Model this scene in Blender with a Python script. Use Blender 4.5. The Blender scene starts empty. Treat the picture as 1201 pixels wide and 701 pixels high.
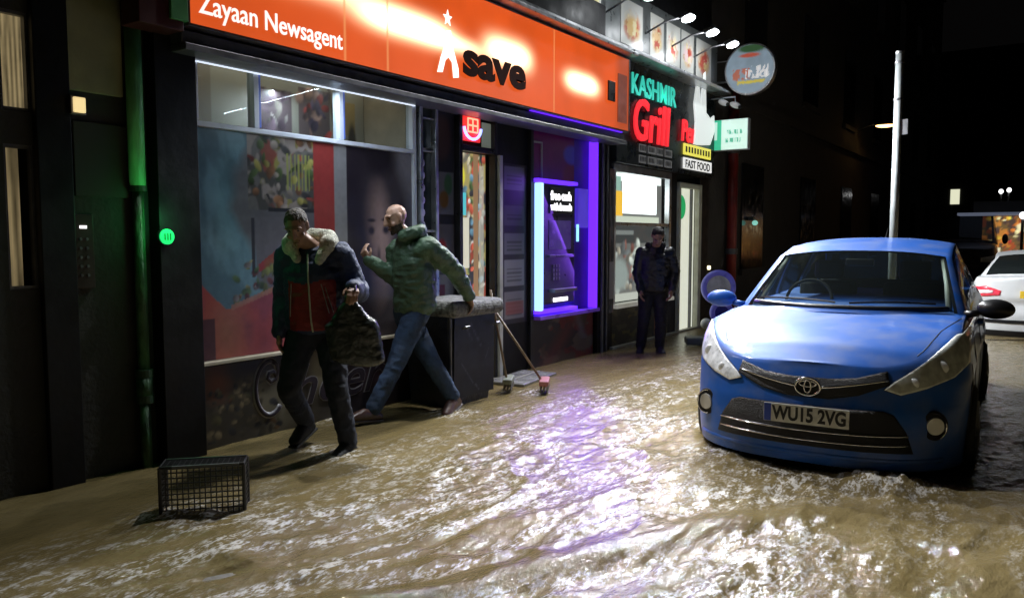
import bpy, bmesh, math, random
import numpy as np
from mathutils import Vector, Matrix
from mathutils.bvhtree import BVHTree
random.seed(7); rng = np.random.default_rng(7)
C = bpy.context.scene.collection
SC = bpy.context.scene

# ------------------------------------------------------------------ camera, world, exposure
cam_d = bpy.data.cameras.new('camera'); cam = bpy.data.objects.new('camera', cam_d); C.objects.link(cam)
cam_d.sensor_width = 36; cam_d.lens = 28.03; cam_d.clip_start = 0.05; cam_d.clip_end = 600
cam.location = (4.93, 0, 1.5)
YAW = math.radians(34.29); PIT = math.atan(72 / 935)
cam.rotation_euler = (math.pi / 2 - PIT, 0, YAW)
SC.camera = cam
W = bpy.data.worlds.new('World'); SC.world = W; W.use_nodes = True
bg = W.node_tree.nodes['Background']
sky = W.node_tree.nodes.new('ShaderNodeTexSky'); sky.sky_type = 'NISHITA'; sky.sun_disc = False
sky.sun_elevation = math.radians(-6); sky.sun_rotation = math.radians(60)
bg2 = W.node_tree.nodes.new('ShaderNodeBackground'); add = W.node_tree.nodes.new('ShaderNodeAddShader')
W.node_tree.links.new(sky.outputs[0], bg.inputs['Color']); bg.inputs['Strength'].default_value = 0.004
bg2.inputs['Color'].default_value = (0.55, 0.5, 0.5, 1); bg2.inputs['Strength'].default_value = 0.0028   # lamp glow on low cloud
W.node_tree.links.new(bg.outputs[0], add.inputs[0]); W.node_tree.links.new(bg2.outputs[0], add.inputs[1])
W.node_tree.links.new(add.outputs[0], W.node_tree.nodes['World Output'].inputs['Surface'])
SC.view_settings.view_transform = 'Standard'; SC.view_settings.look = 'None'
SC.view_settings.exposure = 0.0; SC.view_settings.gamma = 1; SC.view_settings.use_curve_mapping = False
cy = SC.cycles
try:
    cy.use_denoising = True; cy.denoiser = 'OPENIMAGEDENOISE'
except Exception: pass
cy.max_bounces = 6; cy.glossy_bounces = 4; cy.diffuse_bounces = 3; cy.transmission_bounces = 5
cy.sample_clamp_indirect = 6; cy.caustics_reflective = False; cy.caustics_refractive = False

# ------------------------------------------------------------------ helpers
ORG = {}
def setp(o, label=None, cat=None, group=None, kind=None):
    if label: o['label'] = label
    if cat: o['category'] = cat
    if group: o['group'] = group
    if kind: o['kind'] = kind
    return o
def thing(name, label, cat, loc=(0, 0, 0), rz=0.0, group=None):
    o = bpy.data.objects.new(name, None); C.objects.link(o); o.empty_display_size = .2
    o.location = loc; o.rotation_euler = (0, 0, rz)
    ORG[o.name] = (Vector(loc), rz)
    return setp(o, label, cat, group)
def link_mesh(name, me, mats, parent, local=False):
    o = bpy.data.objects.new(name, me); C.objects.link(o)
    if not isinstance(mats, (list, tuple)): mats = [mats]
    for m in mats: me.materials.append(m)
    if parent is not None:
        o.parent = parent
        org, rz = ORG.get(parent.name, (Vector((0, 0, 0)), 0))
        ORG[o.name] = (org, rz)
        if not local:
            M = (Matrix.Translation(org) @ Matrix.Rotation(rz, 4, 'Z')).inverted()
            me.transform(M)
    return o
class MB:
    def __init__(s): s.v = []; s.f = []; s.mi = []; s.m = 0
    def add(s, vs, fs):
        b = len(s.v); s.v += [tuple(v) for v in vs]
        for f in fs: s.f.append(tuple(i + b for i in f)); s.mi.append(s.m)
        return s
    def box(s, x0, x1, y0, y1, z0, z1):
        vs = [(x, y, z) for z in (z0, z1) for y in (y0, y1) for x in (x0, x1)]
        return s.add(vs, [(0, 2, 3, 1), (4, 5, 7, 6), (0, 1, 5, 4), (2, 6, 7, 3), (0, 4, 6, 2), (1, 3, 7, 5)])
    def obox(s, c, sx, sy, sz, R=None):
        R = R or Matrix.Identity(3); c = Vector(c)
        vs = [c + R @ Vector((x * sx / 2, y * sy / 2, z * sz / 2)) for z in (-1, 1) for y in (-1, 1) for x in (-1, 1)]
        return s.add(vs, [(0, 2, 3, 1), (4, 5, 7, 6), (0, 1, 5, 4), (2, 6, 7, 3), (0, 4, 6, 2), (1, 3, 7, 5)])
    def tube(s, pts, r, n=10, cap=True, closed=False):
        pts = [Vector(p) for p in pts]; N = len(pts)
        rs = r if isinstance(r, (list, tuple)) else [r] * N
        vs = []; up = None
        for i, p in enumerate(pts):
            if closed: t = pts[(i + 1) % N] - pts[i - 1]
            else: t = pts[min(i + 1, N - 1)] - pts[max(i - 1, 0)]
            t.normalize()
            if up is None: up = Vector((0, 0, 1)) if abs(t.z) < .9 else Vector((1, 0, 0))
            a = t.cross(up).normalized(); b = a.cross(t).normalized(); up = b
            for k in range(n):
                an = 2 * math.pi * k / n
                vs.append(p + (a * math.cos(an) + b * math.sin(an)) * rs[i])
        fs = []
        for i in range(N if closed else N - 1):
            j = (i + 1) % N
            for k in range(n):
                fs.append((i * n + k, i * n + (k + 1) % n, j * n + (k + 1) % n, j * n + k))
        if cap and not closed:
            fs.append(tuple(range(n))[::-1]); fs.append(tuple((N - 1) * n + k for k in range(n)))
        return s.add(vs, fs)
    def disc(s, c, nrm, r, th, n=32, ry=None):
        nrm = Vector(nrm).normalized(); up = Vector((0, 0, 1)) if abs(nrm.z) < .9 else Vector((0, 1, 0))
        a = up.cross(nrm).normalized(); b = nrm.cross(a); c = Vector(c); ry = ry or r
        vs = []
        for d in (-th / 2, th / 2):
            for k in range(n):
                t = 2 * math.pi * k / n
                vs.append(c + nrm * d + a * math.cos(t) * r + b * math.sin(t) * ry)
        fs = [tuple(range(n))[::-1], tuple(range(n, 2 * n))] + [(k, (k + 1) % n, n + (k + 1) % n, n + k) for k in range(n)]
        return s.add(vs, fs)
    def prism(s, poly, o, u, v, th):
        o = Vector(o); u = Vector(u); v = Vector(v); w = u.cross(v).normalized(); n = len(poly)
        vs = [o + u * a + v * b for a, b in poly] + [o + u * a + v * b + w * th for a, b in poly]
        return s.add(vs, [tuple(range(n))[::-1], tuple(range(n, 2 * n))] + [(k, (k + 1) % n, n + (k + 1) % n, n + k) for k in range(n)])
    def ell(s, c, r, nu=16, nv=10, R=None):
        R = R or Matrix.Identity(3); c = Vector(c); vs = [c + R @ Vector((0, 0, -r[2]))]
        for i in range(1, nv):
            ph = -math.pi / 2 + math.pi * i / nv
            for k in range(nu):
                t = 2 * math.pi * k / nu
                vs.append(c + R @ Vector((r[0] * math.cos(ph) * math.cos(t), r[1] * math.cos(ph) * math.sin(t), r[2] * math.sin(ph))))
        vs.append(c + R @ Vector((0, 0, r[2]))); fs = []
        for k in range(nu): fs.append((0, 1 + (k + 1) % nu, 1 + k))
        for i in range(nv - 2):
            for k in range(nu):
                a = 1 + i * nu; fs.append((a + k, a + (k + 1) % nu, a + nu + (k + 1) % nu, a + nu + k))
        L = len(vs) - 1; a = 1 + (nv - 2) * nu
        for k in range(nu): fs.append((a + k, a + (k + 1) % nu, L))
        return s.add(vs, fs)
    def build(s, name, mats, parent=None, bevel=0, smooth=False, local=False):
        me = bpy.data.meshes.new(name); me.from_pydata(s.v, [], s.f)
        o = link_mesh(name, me, mats, parent, local)
        for p, i in zip(me.polygons, s.mi): p.material_index = i
        if smooth: me.polygons.foreach_set('use_smooth', [True] * len(me.polygons))
        if bevel:
            m = o.modifiers.new('bevel', 'BEVEL'); m.width = bevel; m.segments = 2; m.limit_method = 'ANGLE'
        me.update(); return o
def h3(ix, iy, iz, seed):
    n = (ix.astype(np.int64) * 374761393 + iy.astype(np.int64) * 668265263 + iz.astype(np.int64) * 2147483647 + seed * 1274126177) & 0xffffffff
    n = ((n ^ (n >> 13)) * 1274126177) & 0xffffffff
    return ((n ^ (n >> 16)) & 0xffff) / 65535.0
def noise(x, y, z=0.0, seed=0):
    x = np.asarray(x, float); y = np.asarray(y, float) + 0 * x; z = np.asarray(z, float) + 0 * x
    ix, iy, iz = np.floor(x), np.floor(y), np.floor(z); fx, fy, fz = x - ix, y - iy, z - iz
    s = lambda t: t * t * t * (t * (t * 6 - 15) + 10)
    ux, uy, uz = s(fx), s(fy), s(fz); r = 0
    for a in (0, 1):
        for b in (0, 1):
            for c in (0, 1):
                r = r + h3(ix + a, iy + b, iz + c, seed) * (ux if a else 1 - ux) * (uy if b else 1 - uy) * (uz if c else 1 - uz)
    return r * 2 - 1
def fbm(x, y, z=0.0, o=4, seed=0):
    r = 0; a = 1; t = 0
    for i in range(o):
        f = 2.03 ** i; r = r + a * noise(np.asarray(x) * f, np.asarray(y) * f, np.asarray(z) * f, seed + i * 17); t += a; a *= .5
    return r / t

# ------------------------------------------------------------------ materials
def newmat(name):
    m = bpy.data.materials.new(name); m.use_nodes = True
    return m, m.node_tree.nodes, m.node_tree.links, m.node_tree.nodes['Principled BSDF']
def pbr(name, col, rough=.5, metal=0, var=.15, vs=6, bump=0, bs=40, coat=0, emis=None, es=0, spec=.5, rv=.1, stretch=(1, 1, 1)):
    m, N, L, b = newmat(name)
    b.inputs['Base Color'].default_value = (*col, 1); b.inputs['Roughness'].default_value = rough
    b.inputs['Metallic'].default_value = metal; b.inputs['Coat Weight'].default_value = coat
    b.inputs['Coat Roughness'].default_value = .08; b.inputs['Specular IOR Level'].default_value = spec
    tc = N.new('ShaderNodeTexCoord'); mp = N.new('ShaderNodeMapping'); mp.inputs['Scale'].default_value = stretch
    L.new(tc.outputs['Object'], mp.inputs[0])
    if var:
        n = N.new('ShaderNodeTexNoise'); n.inputs['Scale'].default_value = vs; n.inputs['Detail'].default_value = 6; L.new(mp.outputs[0], n.inputs['Vector'])
        r = N.new('ShaderNodeMapRange'); r.inputs[1].default_value = .3; r.inputs[2].default_value = .7
        r.inputs[3].default_value = 1 - var; r.inputs[4].default_value = 1 + var; L.new(n.outputs['Fac'], r.inputs[0])
        x = N.new('ShaderNodeMix'); x.data_type = 'RGBA'; x.blend_type = 'MULTIPLY'; x.inputs[0].default_value = 1
        x.inputs[6].default_value = (*col, 1); L.new(r.outputs[0], x.inputs[7]); L.new(x.outputs[2], b.inputs['Base Color'])
        r2 = N.new('ShaderNodeMapRange'); r2.inputs[1].default_value = .3; r2.inputs[2].default_value = .7
        r2.inputs[3].default_value = max(.02, rough - rv); r2.inputs[4].default_value = min(1, rough + rv); L.new(n.outputs['Fac'], r2.inputs[0]); L.new(r2.outputs[0], b.inputs['Roughness'])
    if bump:
        n = N.new('ShaderNodeTexNoise'); n.inputs['Scale'].default_value = bs; n.inputs['Detail'].default_value = 5; L.new(mp.outputs[0], n.inputs['Vector'])
        bp = N.new('ShaderNodeBump'); bp.inputs['Strength'].default_value = bump; bp.inputs['Distance'].default_value = .02
        L.new(n.outputs['Fac'], bp.inputs['Height']); L.new(bp.outputs[0], b.inputs['Normal'])
    if emis: b.inputs['Emission Color'].default_value = (*emis, 1); b.inputs['Emission Strength'].default_value = es
    return m
def emit(name, col, s): return pbr(name, tuple(min(.8, c) for c in col), .5, var=0, emis=col, es=s)
def artmat(name, rough=.35, es=0, base=1.0, spec=.4):
    m, N, L, b = newmat(name); a = N.new('ShaderNodeAttribute'); a.attribute_name = 'Col'
    L.new(a.outputs['Color'], b.inputs['Base Color']); b.inputs['Roughness'].default_value = rough; b.inputs['Specular IOR Level'].default_value = spec
    if es: L.new(a.outputs['Color'], b.inputs['Emission Color']); b.inputs['Emission Strength'].default_value = es
    if es > 1: b.inputs['Base Color'].default_value = (.06, .03, .02, 1); L.remove(b.inputs['Base Color'].links[0])
    return m
def glassmat(name, tint=(.9, .95, .95), mixf=.25, rough=.03):
    m, N, L, b = newmat(name); b.inputs['Base Color'].default_value = (.02, .025, .025, 1); b.inputs['Roughness'].default_value = rough
    b.inputs['Specular IOR Level'].default_value = .6
    t = N.new('ShaderNodeBsdfTransparent'); t.inputs['Color'].default_value = (*tint, 1); x = N.new('ShaderNodeMixShader'); x.inputs[0].default_value = mixf
    L.new(t.outputs[0], x.inputs[1]); L.new(b.outputs[0], x.inputs[2]); L.new(x.outputs[0], N['Material Output'].inputs['Surface'])
    return m
M_ = {}
M_['black'] = pbr('black_paint', (.009, .009, .010), .5, spec=.25, bump=.15, bs=12)
M_['darkwall'] = pbr('dark_render', (.035, .034, .03), .8, var=.35, vs=3, bump=.4, bs=25)
M_['olive'] = pbr('olive_render', (.30, .28, .15), .7, var=.3, vs=2.5, bump=.2)
M_['brick'] = pbr('sooty_stone', (.05, .045, .04), .85, var=.4, vs=2, bump=.5, bs=14)
M_['maroon'] = pbr('maroon_board', (.06, .012, .012), .5)
M_['green'] = pbr('green_gloss_paint', (.14, .46, .18), .45, var=.5, vs=9, bump=.3, bs=30, stretch=(1, 1, .3))
M_['steel'] = pbr('brushed_aluminium', (.55, .56, .58), .35, .9, var=.2, vs=10)
M_['dsteel'] = pbr('dull_metal', (.16, .16, .17), .45, .6, var=.3, vs=8)
M_['whiteframe'] = pbr('white_plastic_frame', (.62, .66, .74), .35, var=.1)
M_['blueframe'] = pbr('blue_edge_film', (.12, .2, .7), .4, var=.1)
M_['dplastic'] = pbr('black_plastic', (.015, .015, .016), .35, var=.3, bump=.1)
M_['glass'] = glassmat('window_glass', mixf=.12)
M_['art'] = artmat('printed_vinyl', .3)
M_['artdull'] = artmat('printed_board', .5)

def frame_mat(o, u, v):
    w = Vector(u).cross(Vector(v)); return Matrix.Translation(Vector(o)) @ Matrix((u, v, w)).transposed().to_4x4()
FU, FV = (0, 1, 0), (0, 0, 1)      # facade reading direction
def text(name, s, o, u, v, size, mat, parent, depth=.01, bold=0.0, sx=1.0, shear=0.0, local=False, align='LEFT'):
    cu = bpy.data.curves.new(name, 'FONT'); cu.body = s; cu.size = size; cu.extrude = depth; cu.offset = bold; cu.shear = shear
    cu.align_x = align; cu.resolution_u = 4
    t = bpy.data.objects.new('tmp', cu); C.objects.link(t)
    dg = bpy.context.evaluated_depsgraph_get(); dg.update()
    me = bpy.data.meshes.new_from_object(t.evaluated_get(dg)); bpy.data.objects.remove(t)
    me.transform(Matrix.Diagonal((sx, 1, 1, 1))); me.transform(frame_mat(o, u, v))
    me.materials.clear(); return link_mesh(name, me, mat, parent, local)
def art(name, o, u, v, w, h, func, mat, parent, res=.012, th=.004, local=False):
    nu = max(2, int(w / res)); nv = max(2, int(h / res)); U, V = np.meshgrid(np.linspace(0, 1, nu + 1), np.linspace(0, 1, nv + 1))
    col = np.clip(func(U, V), 0, 50); o = Vector(o); u = Vector(u); v = Vector(v)
    wn = np.array(u.cross(v).normalized()) * th
    P = np.array(o)[None] + U.reshape(-1, 1) * w * np.array(u)[None] + V.reshape(-1, 1) * h * np.array(v)[None] + wn
    I = np.arange((nu + 1) * (nv + 1)).reshape(nv + 1, nu + 1)
    F = np.stack([I[:-1, :-1], I[:-1, 1:], I[1:, 1:], I[1:, :-1]], -1).reshape(-1, 4).tolist()
    n0 = len(P); c = [I[0, 0], I[0, -1], I[-1, -1], I[-1, 0]]
    P2 = P[c] - wn; P = np.vstack([P, P2])
    for k in range(4): F.append([int(c[(k + 1) % 4]), int(c[k]), n0 + k, n0 + (k + 1) % 4])
    F.append([n0 + 3, n0 + 2, n0 + 1, n0])
    me = bpy.data.meshes.new(name); me.from_pydata(P.tolist(), [], F)
    ca = me.color_attributes.new('Col', 'FLOAT_COLOR', 'POINT')
    d = np.ones((len(P), 4)); d[:n0, :3] = col.reshape(-1, 3); d[n0:, :3] = .02; ca.data.foreach_set('color', d.ravel())
    return link_mesh(name, me, mat, parent, local)
def mixc(a, b, m): m = np.clip(m, 0, 1)[..., None]; return a * (1 - m) + np.array(b) * m
def base(U, c): return np.ones(U.shape + (3,)) * np.array(c)
def blob(U, V, u, v, ru, rv, soft=.3): d = np.sqrt(((U - u) / ru) ** 2 + ((V - v) / rv) ** 2); return np.clip((1 - d) / soft, 0, 1)
def rect(U, V, a, b, c, d): return ((U >= a) & (U <= b) & (V >= c) & (V <= d)).astype(float)
def clutter(c, U, V, a, b, lo, hi, n, pal, s=.03, seed=0, asp=1.0):     # many small overlapping printed items
    r_ = np.random.default_rng(seed)
    for i in range(n):
        u, v = r_.uniform(a, b), r_.uniform(lo, hi); ru = s * r_.uniform(.4, 1.3); rv = s * asp * r_.uniform(.4, 1.3); th = r_.uniform(0, 3.14)
        du, dv = U - u, (V - v) / asp; x = du * math.cos(th) + dv * math.sin(th); y = -du * math.sin(th) + dv * math.cos(th)
        d = np.sqrt((x / ru) ** 2 + (y / (rv / asp * .7)) ** 2); m_ = np.clip((1 - d) / .35, 0, 1); col = np.array(pal[r_.integers(len(pal))]) * r_.uniform(.5, 1.3)
        sh = (1 + .5 * (x / ru - y / ru))[..., None]; c = c * (1 - m_[..., None]) + np.clip(col * sh, 0, 1) * m_[..., None]
    return c
def busy(U, V, cols, sc=6, seed=0, asp=1):     # a jumble of printed shapes
    r = base(U, cols[0])
    for i, c in enumerate(cols[1:]):
        n = fbm(U * sc * asp + 13 * i, V * sc + 7 * i, 0, 3, seed + i * 31); r = mixc(r, c, (n - .05) * 9)
    return r
def arealight(name, loc, tgt, size, power, col, parent, shape='DISK', sy=None, spread=math.pi):
    l = bpy.data.lights.new(name, 'AREA'); l.shape = shape; l.size = size; l.energy = power; l.color = col; l.spread = spread
    if sy: l.size_y = sy
    o = bpy.data.objects.new(name, l); C.objects.link(o)
    d = Vector(tgt) - Vector(loc); o.rotation_euler = d.to_track_quat('-Z', 'Y').to_euler(); o.location = loc
    if parent:
        org, rz = ORG[parent.name]; Mi = (Matrix.Translation(org) @ Matrix.Rotation(rz, 4, 'Z')).inverted()
        mw = Matrix.Translation(Vector(loc)) @ d.to_track_quat('-Z', 'Y').to_matrix().to_4x4()
        o.parent = parent; o.matrix_local = Mi @ mw
    return o

# ------------------------------------------------------------------ ground, water
g = MB(); g.add([(-60, -30, -.14), (60, -30, -.14), (60, 260, -.14), (-60, 260, -.14)], [(0, 1, 2, 3)])
setp(g.build('road', pbr('wet_asphalt', (.04, .04, .042), .3, bump=.5, bs=80)), kind='structure')
g = MB(); g.box(.02, 1.9, -20, 60, -.13, -.03)
setp(g.build('pavement', pbr('paving', (.2, .19, .17), .4, bump=.3, bs=30)), kind='structure')

def water():
    def axis(lo, a, b, hi, d):
        core = np.arange(a, b, d); out = [b]; s = d
        while out[-1] < hi: s *= 1.22; out.append(out[-1] + s)
        inn = [a]; s = d
        while inn[-1] > lo: s *= 1.25; inn.append(inn[-1] - s)
        return np.array(inn[1:][::-1] + core.tolist() + out)
    xs = axis(-.3, 0, 6.6, 55, .016); xs = xs[xs > -.25]; ys = np.concatenate([axis(-25, .9, 6.5, 6.5, .017)[:-1], np.arange(6.5, 13, .035), axis(0, 13, 13.1, 250, .05)[-38:]])
    ys = np.unique(ys); ys = ys[np.concatenate([[True], np.diff(ys) > .01])]
    X, Y = np.meshgrid(xs, ys)
    wx = X + .10 * fbm(X * .9, Y * .6, 0, 3, 5); wy = Y + .15 * fbm(X * .7, Y * .5, 3, 3, 9)
    ax = wx - .32 * wy + .3 * np.maximum(wy - 3, 0)         # waves run mostly up the street, skewing near the camera
    fast = np.clip((X - .5) / 1.2, .25, 1)
    h = .032 * fbm(ax * 1.5, wy * .45, 0, 3, 1) * fast
    r1 = 1 - np.abs(fbm(ax * 2.6, wy * 1.1, 0, 3, 2)); h += .026 * (r1 ** 3 - .5) * fast
    h += .015 * fbm(ax * 9, wy * 3.2, 0, 3, 3) * fast
    h += .0070 * fbm(X * 30, Y * 12, 0, 2, 4) * np.clip(fast + .0, .4, 1)
    # ridge from the foreground towards the car
    t = np.clip((Y - 1.7) / 3.0, 0, 1); rx = np.interp(Y, [1.7, 2.1, 2.67, 3.1, 3.48, 4.4, 4.8], [1.95, 2.45, 2.93, 3.14, 3.31, 3.80, 4.1]) + .03 * np.sin(Y * 6)
    dd = X - rx; env = np.sin(t * math.pi) ** .45; wd_ = np.where(dd > 0, .085, .15) * (1 + .5 * t)
    ridge = np.exp(-(dd / wd_) ** 2) * env; h = h * (1 - .6 * ridge) + .036 * ridge
    t2 = np.clip((Y - 2.9) / 1.3, 0, 1); rx2 = 2.35 + .6 * t2; h += .02 * np.exp(-((X - rx2) / .09) ** 2) * np.sin(t2 * math.pi)
    # bow wave of the car and wakes behind feet and crate
    foam = np.zeros_like(X)
    for (cx, cy_, r, a) in [(3.0, 5.35, .2, .012), (4.05, 5.22, .20, .04), (4.25, 5.32, .2, .045), (3.6, 5.1, .22, .01), (.90, 3.80, .16, .018), (.62, 3.82, .12, .008), (.02, 4.55, .14, .012), (.72, 5.30, .18, .02), (1.15, 2.50, .22, .02), (1.0, 2.42, .14, .012), (.8, 6.45, .15, .01)]:
        d = np.sqrt((X - cx) ** 2 + (Y - cy_) ** 2) / r
        h += a * np.exp(-d ** 2) * (1 + .8 * fbm(X * 18, Y * 18, 0, 2, 8)); foam = np.maximum(foam, np.exp(-d ** 2) * (2.2 if a > .035 else 1.5))
    h *= np.clip((60 - Y) / 40, 0, 1) * (1 - .55 * np.clip((X - 4.2) / .5, 0, 1) * np.clip((Y - 4.5) / .8, 0, 1)) * (1 - .6 * np.clip((Y - 6) / 6, 0, 1))
    st = 1 - np.abs(fbm(ax * 3.2, wy * .9, 2, 4, 21)); zone = np.clip((X - .75) / .8, 0, 1) * np.clip(1.15 - .05 * Y, .2, 1)
    zone *= 1 - .65 * np.clip((X - 3.9) / .8, 0, 1)
    zone *= 1 - .97 * np.clip(ridge * 2.2, 0, 1)
    spill = np.exp(-((dd - .22) / .13) ** 2) * env * (Y < 4.2)
    foam = np.maximum(foam, zone * np.clip((st - .68) * 4.0, 0, .95))
    foam = np.maximum(foam, zone * np.clip(fbm(ax * 1.4, wy * .6, 1, 4, 33) * 2.2 - .1, 0, .45))
    foam = np.maximum(foam, spill * np.clip(.55 + fbm(X * 5, Y * 3, 0, 3, 41), 0, 1))
    P = np.stack([X, Y, h], -1).reshape(-1, 3); n, m = X.shape
    me = bpy.data.meshes.new('water'); I = np.arange(n * m).reshape(n, m)
    F = np.stack([I[:-1, :-1], I[:-1, 1:], I[1:, 1:], I[1:, :-1]], -1).reshape(-1, 4)
    me.vertices.add(n * m); me.vertices.foreach_set('co', P.ravel()); me.loops.add(F.size); me.loops.foreach_set('vertex_index', F.ravel().astype(np.int32))
    me.polygons.add(len(F)); me.polygons.foreach_set('loop_start', np.arange(0, F.size, 4, dtype=np.int32)); me.update(calc_edges=True)
    me.polygons.foreach_set('use_smooth', np.ones(len(F), bool))
    at = me.attributes.new('foam', 'FLOAT', 'POINT'); at.data.foreach_set('value', np.clip(foam, 0, 2).ravel().astype(np.float32))
    m_, N, L, b = newmat('silty_flood_water')
    tc = N.new('ShaderNodeTexCoord'); a = N.new('ShaderNodeAttribute'); a.attribute_name = 'foam'
    mp = N.new('ShaderNodeMapping'); mp.inputs['Scale'].default_value = (1.25, .5, 1); mp.inputs['Rotation'].default_value = (0, 0, .25); L.new(tc.outputs['Object'], mp.inputs[0])
    def nz(sc, det, v=mp):
        n_ = N.new('ShaderNodeTexNoise'); n_.inputs['Scale'].default_value = sc; n_.inputs['Detail'].default_value = det; n_.inputs['Roughness'].default_value = .6; L.new(v.outputs[0], n_.inputs['Vector']); return n_
    n1 = nz(58, 4); n2 = nz(90, 3); n3 = nz(1.3, 4); n4 = nz(16, 4)
    def math_(op, a_, b_, c_=None):
        q = N.new('ShaderNodeMath'); q.operation = op
        for i, z in enumerate((a_, b_, c_)):
            if z is None: continue
            if isinstance(z, (int, float)): q.inputs[i].default_value = z
            else: L.new(z, q.inputs[i])
        return q.outputs[0]
    fm = math_('MULTIPLY', a.outputs['Fac'], math_('MULTIPLY_ADD', n4.outputs['Fac'], 6.0, math_('MULTIPLY_ADD', n1.outputs['Fac'], 6.0, -5.9)))
    q = N.new('ShaderNodeClamp'); L.new(fm, q.inputs[0]); fm = math_('MULTIPLY', q.outputs[0], FOAM)
    cr = N.new('ShaderNodeValToRGB'); cr.color_ramp.elements[0].position = .35; cr.color_ramp.elements[0].color = (.15, .112, .045, 1)
    cr.color_ramp.elements[1].position = .68; cr.color_ramp.elements[1].color = (.22, .17, .08, 1); L.new(n3.outputs['Fac'], cr.inputs[0])
    mx = N.new('ShaderNodeMix'); mx.data_type = 'RGBA'; L.new(fm, mx.inputs[0]); L.new(cr.outputs[0], mx.inputs[6]); mx.inputs[7].default_value = (.72, .70, .66, 1)
    L.new(mx.outputs[2], b.inputs['Base Color']); b.inputs['IOR'].default_value = 1.33; b.inputs['Specular IOR Level'].default_value = .5
    rr = math_('MULTIPLY_ADD', fm, .25, .05); L.new(rr, b.inputs['Roughness'])
    hh = math_('ADD', math_('MULTIPLY', n1.outputs['Fac'], .5), math_('ADD', math_('MULTIPLY', n2.outputs['Fac'], .25), math_('MULTIPLY', n4.outputs['Fac'], 1.0)))
    bp = N.new('ShaderNodeBump'); bp.inputs['Strength'].default_value = .42; bp.inputs['Distance'].default_value = .022
    L.new(hh, bp.inputs['Height']); L.new(bp.outputs[0], b.inputs['Normal'])
    o = link_mesh('flood_water', me, m_, None); setp(o, kind='structure')
FOAM = .8
water()

# ------------------------------------------------------------------ left building
lb = thing('neighbouring_building', 'dark building with olive render panel and lit curtained windows at the left edge', 'building', (0, 1, 0))
m = MB(); m.box(-.4, -.001, -6, 2.14, -.14, 9); m.box(-.4, -.001, 2.3, 3.1, -.14, 9); m.box(-.4, -.001, 2.14, 2.3, 2.78, 9); m.box(-.4, -.001, 2.14, 2.3, 2.03, 2.22); m.box(-.4, -.001, 2.14, 2.3, -.14, 1.2)
m.build('wall', M_['darkwall'], lb)
m = MB(); m.box(.0, .03, 2.5, 2.84, 2.38, 6); m.build('render_panel', M_['olive'], lb, bevel=.005)
m = MB(); m.box(.0, .025, 2.52, 2.86, 1.75, 2.2); m.build('lower_panel', pbr('dark_olive', (.03, .03, .02), .7), lb, bevel=.004)
m = MB(); m.box(.0, .05, 2.3, 2.5, -.1, 4.2); m.build('door_pilaster', M_['black'], lb, bevel=.006)
def curtain(U, V):
    f = .55 + .35 * np.sin(U * 40 + 2 * noise(U * 4, V * 2)) + .2 * fbm(U * 8, V * 5)
    return base(U, (.75, .58, .30)) * np.clip(f, .12, 1)[..., None]
for z0, z1, e in ((2.22, 2.78, 1), (1.2, 2.03, 1)):
    w = MB(); w.box(-.05, -.01, 2.135, 2.155, z0, z1); w.box(-.05, -.01, 2.285, 2.305, z0, z1); w.box(-.05, -.01, 2.155, 2.285, z1 - .02, z1); w.box(-.05, -.01, 2.155, 2.285, z0, z0 + .02)
    wo = w.build('window', M_['dsteel'], lb)
    if z0 < 2: art('curtain', (-.06, 2.14, z0), FU, FV, .10, z1 - z0, curtain, artmat('lit_curtain_low', .8, .28), wo)
    else: art('curtain', (-.06, 2.14, z0), FU, FV, .15, z1 - z0, curtain, artmat('lit_curtain', .8, .4), wo)
bl = thing('bulkhead_lamp', 'small warm square lamp glowing on the dark wall at upper left', 'lamp', (0, 2.53, 2.28))
m = MB(); m.box(.05, .08, 2.485, 2.575, 2.23, 2.34); m.build('housing', M_['dsteel'], bl, bevel=.004)
m = MB(); m.box(.08, .10, 2.495, 2.565, 2.24, 2.33); m.build('diffuser', emit('warm_diffuser', (1, .75, .35), .9), bl, bevel=.006)
ic = thing('intercom_panel', 'dark door-entry panel with buttons and one small white light, left wall', 'intercom', (0, 2.55, 1.4))
m = MB(); m.box(.001, .025, 2.49, 2.62, 1.19, 1.64); m.build('plate', pbr('intercom_plate', (.05, .035, .03), .4, .3), ic, bevel=.004)
for i in range(5):
    for j in range(2):
        m = MB(); m.disc((.03, 2.535 + j * .04, 1.27 + i * .055), (1, 0, 0), .009, .012, 12); m.build('button', M_['dsteel'], ic)
m = MB(); m.box(.025, .032, 2.535, 2.575, 1.555, 1.572); m.build('name_light', emit('white_led', (1, 1, 1), 2.2), ic)
dp = thing('drainpipe', 'worn green drainpipe beside the black pillar, bright above and peeling below', 'drainpipe', (.1, 2.9, 0))
m = MB(); m.tube([(.06, 2.895, 1.83), (.06, 2.895, 2.82)], .05, 18); m.build('upper_pipe', M_['green'], dp, smooth=True)
m = MB(); m.tube([(.05, 2.90, .6), (.05, 2.90, 1.80)], .036, 16); m.tube([(.05, 2.90, .45), (.05, 2.90, .6)], .05, 16); m.tube([(.05, 2.90, -.12), (.05, 2.90, .45)], .034, 16)
m.build('lower_pipe', pbr('peeling_green_paint', (.03, .10, .035), .6, var=.9, vs=14, bump=.7, bs=40, stretch=(1, 1, .35)), dp, smooth=True)
for z in (1.82, .62, .45):
    m = MB(); m.tube([(.05, 2.9, z - .025), (.05, 2.9, z + .025)], .055, 16); m.build('collar', pbr('dark_green_collar', (.02, .06, .025), .5), dp)
gl = thing('round_green_light', 'small round green light fixed on the black pillar', 'light', (.13, 3.03, 1.5))
m = MB(); m.disc((.135, 3.03, 1.505), (1, 0, 0), .056, .02, 28); m.build('housing', M_['dplastic'], gl)
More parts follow.
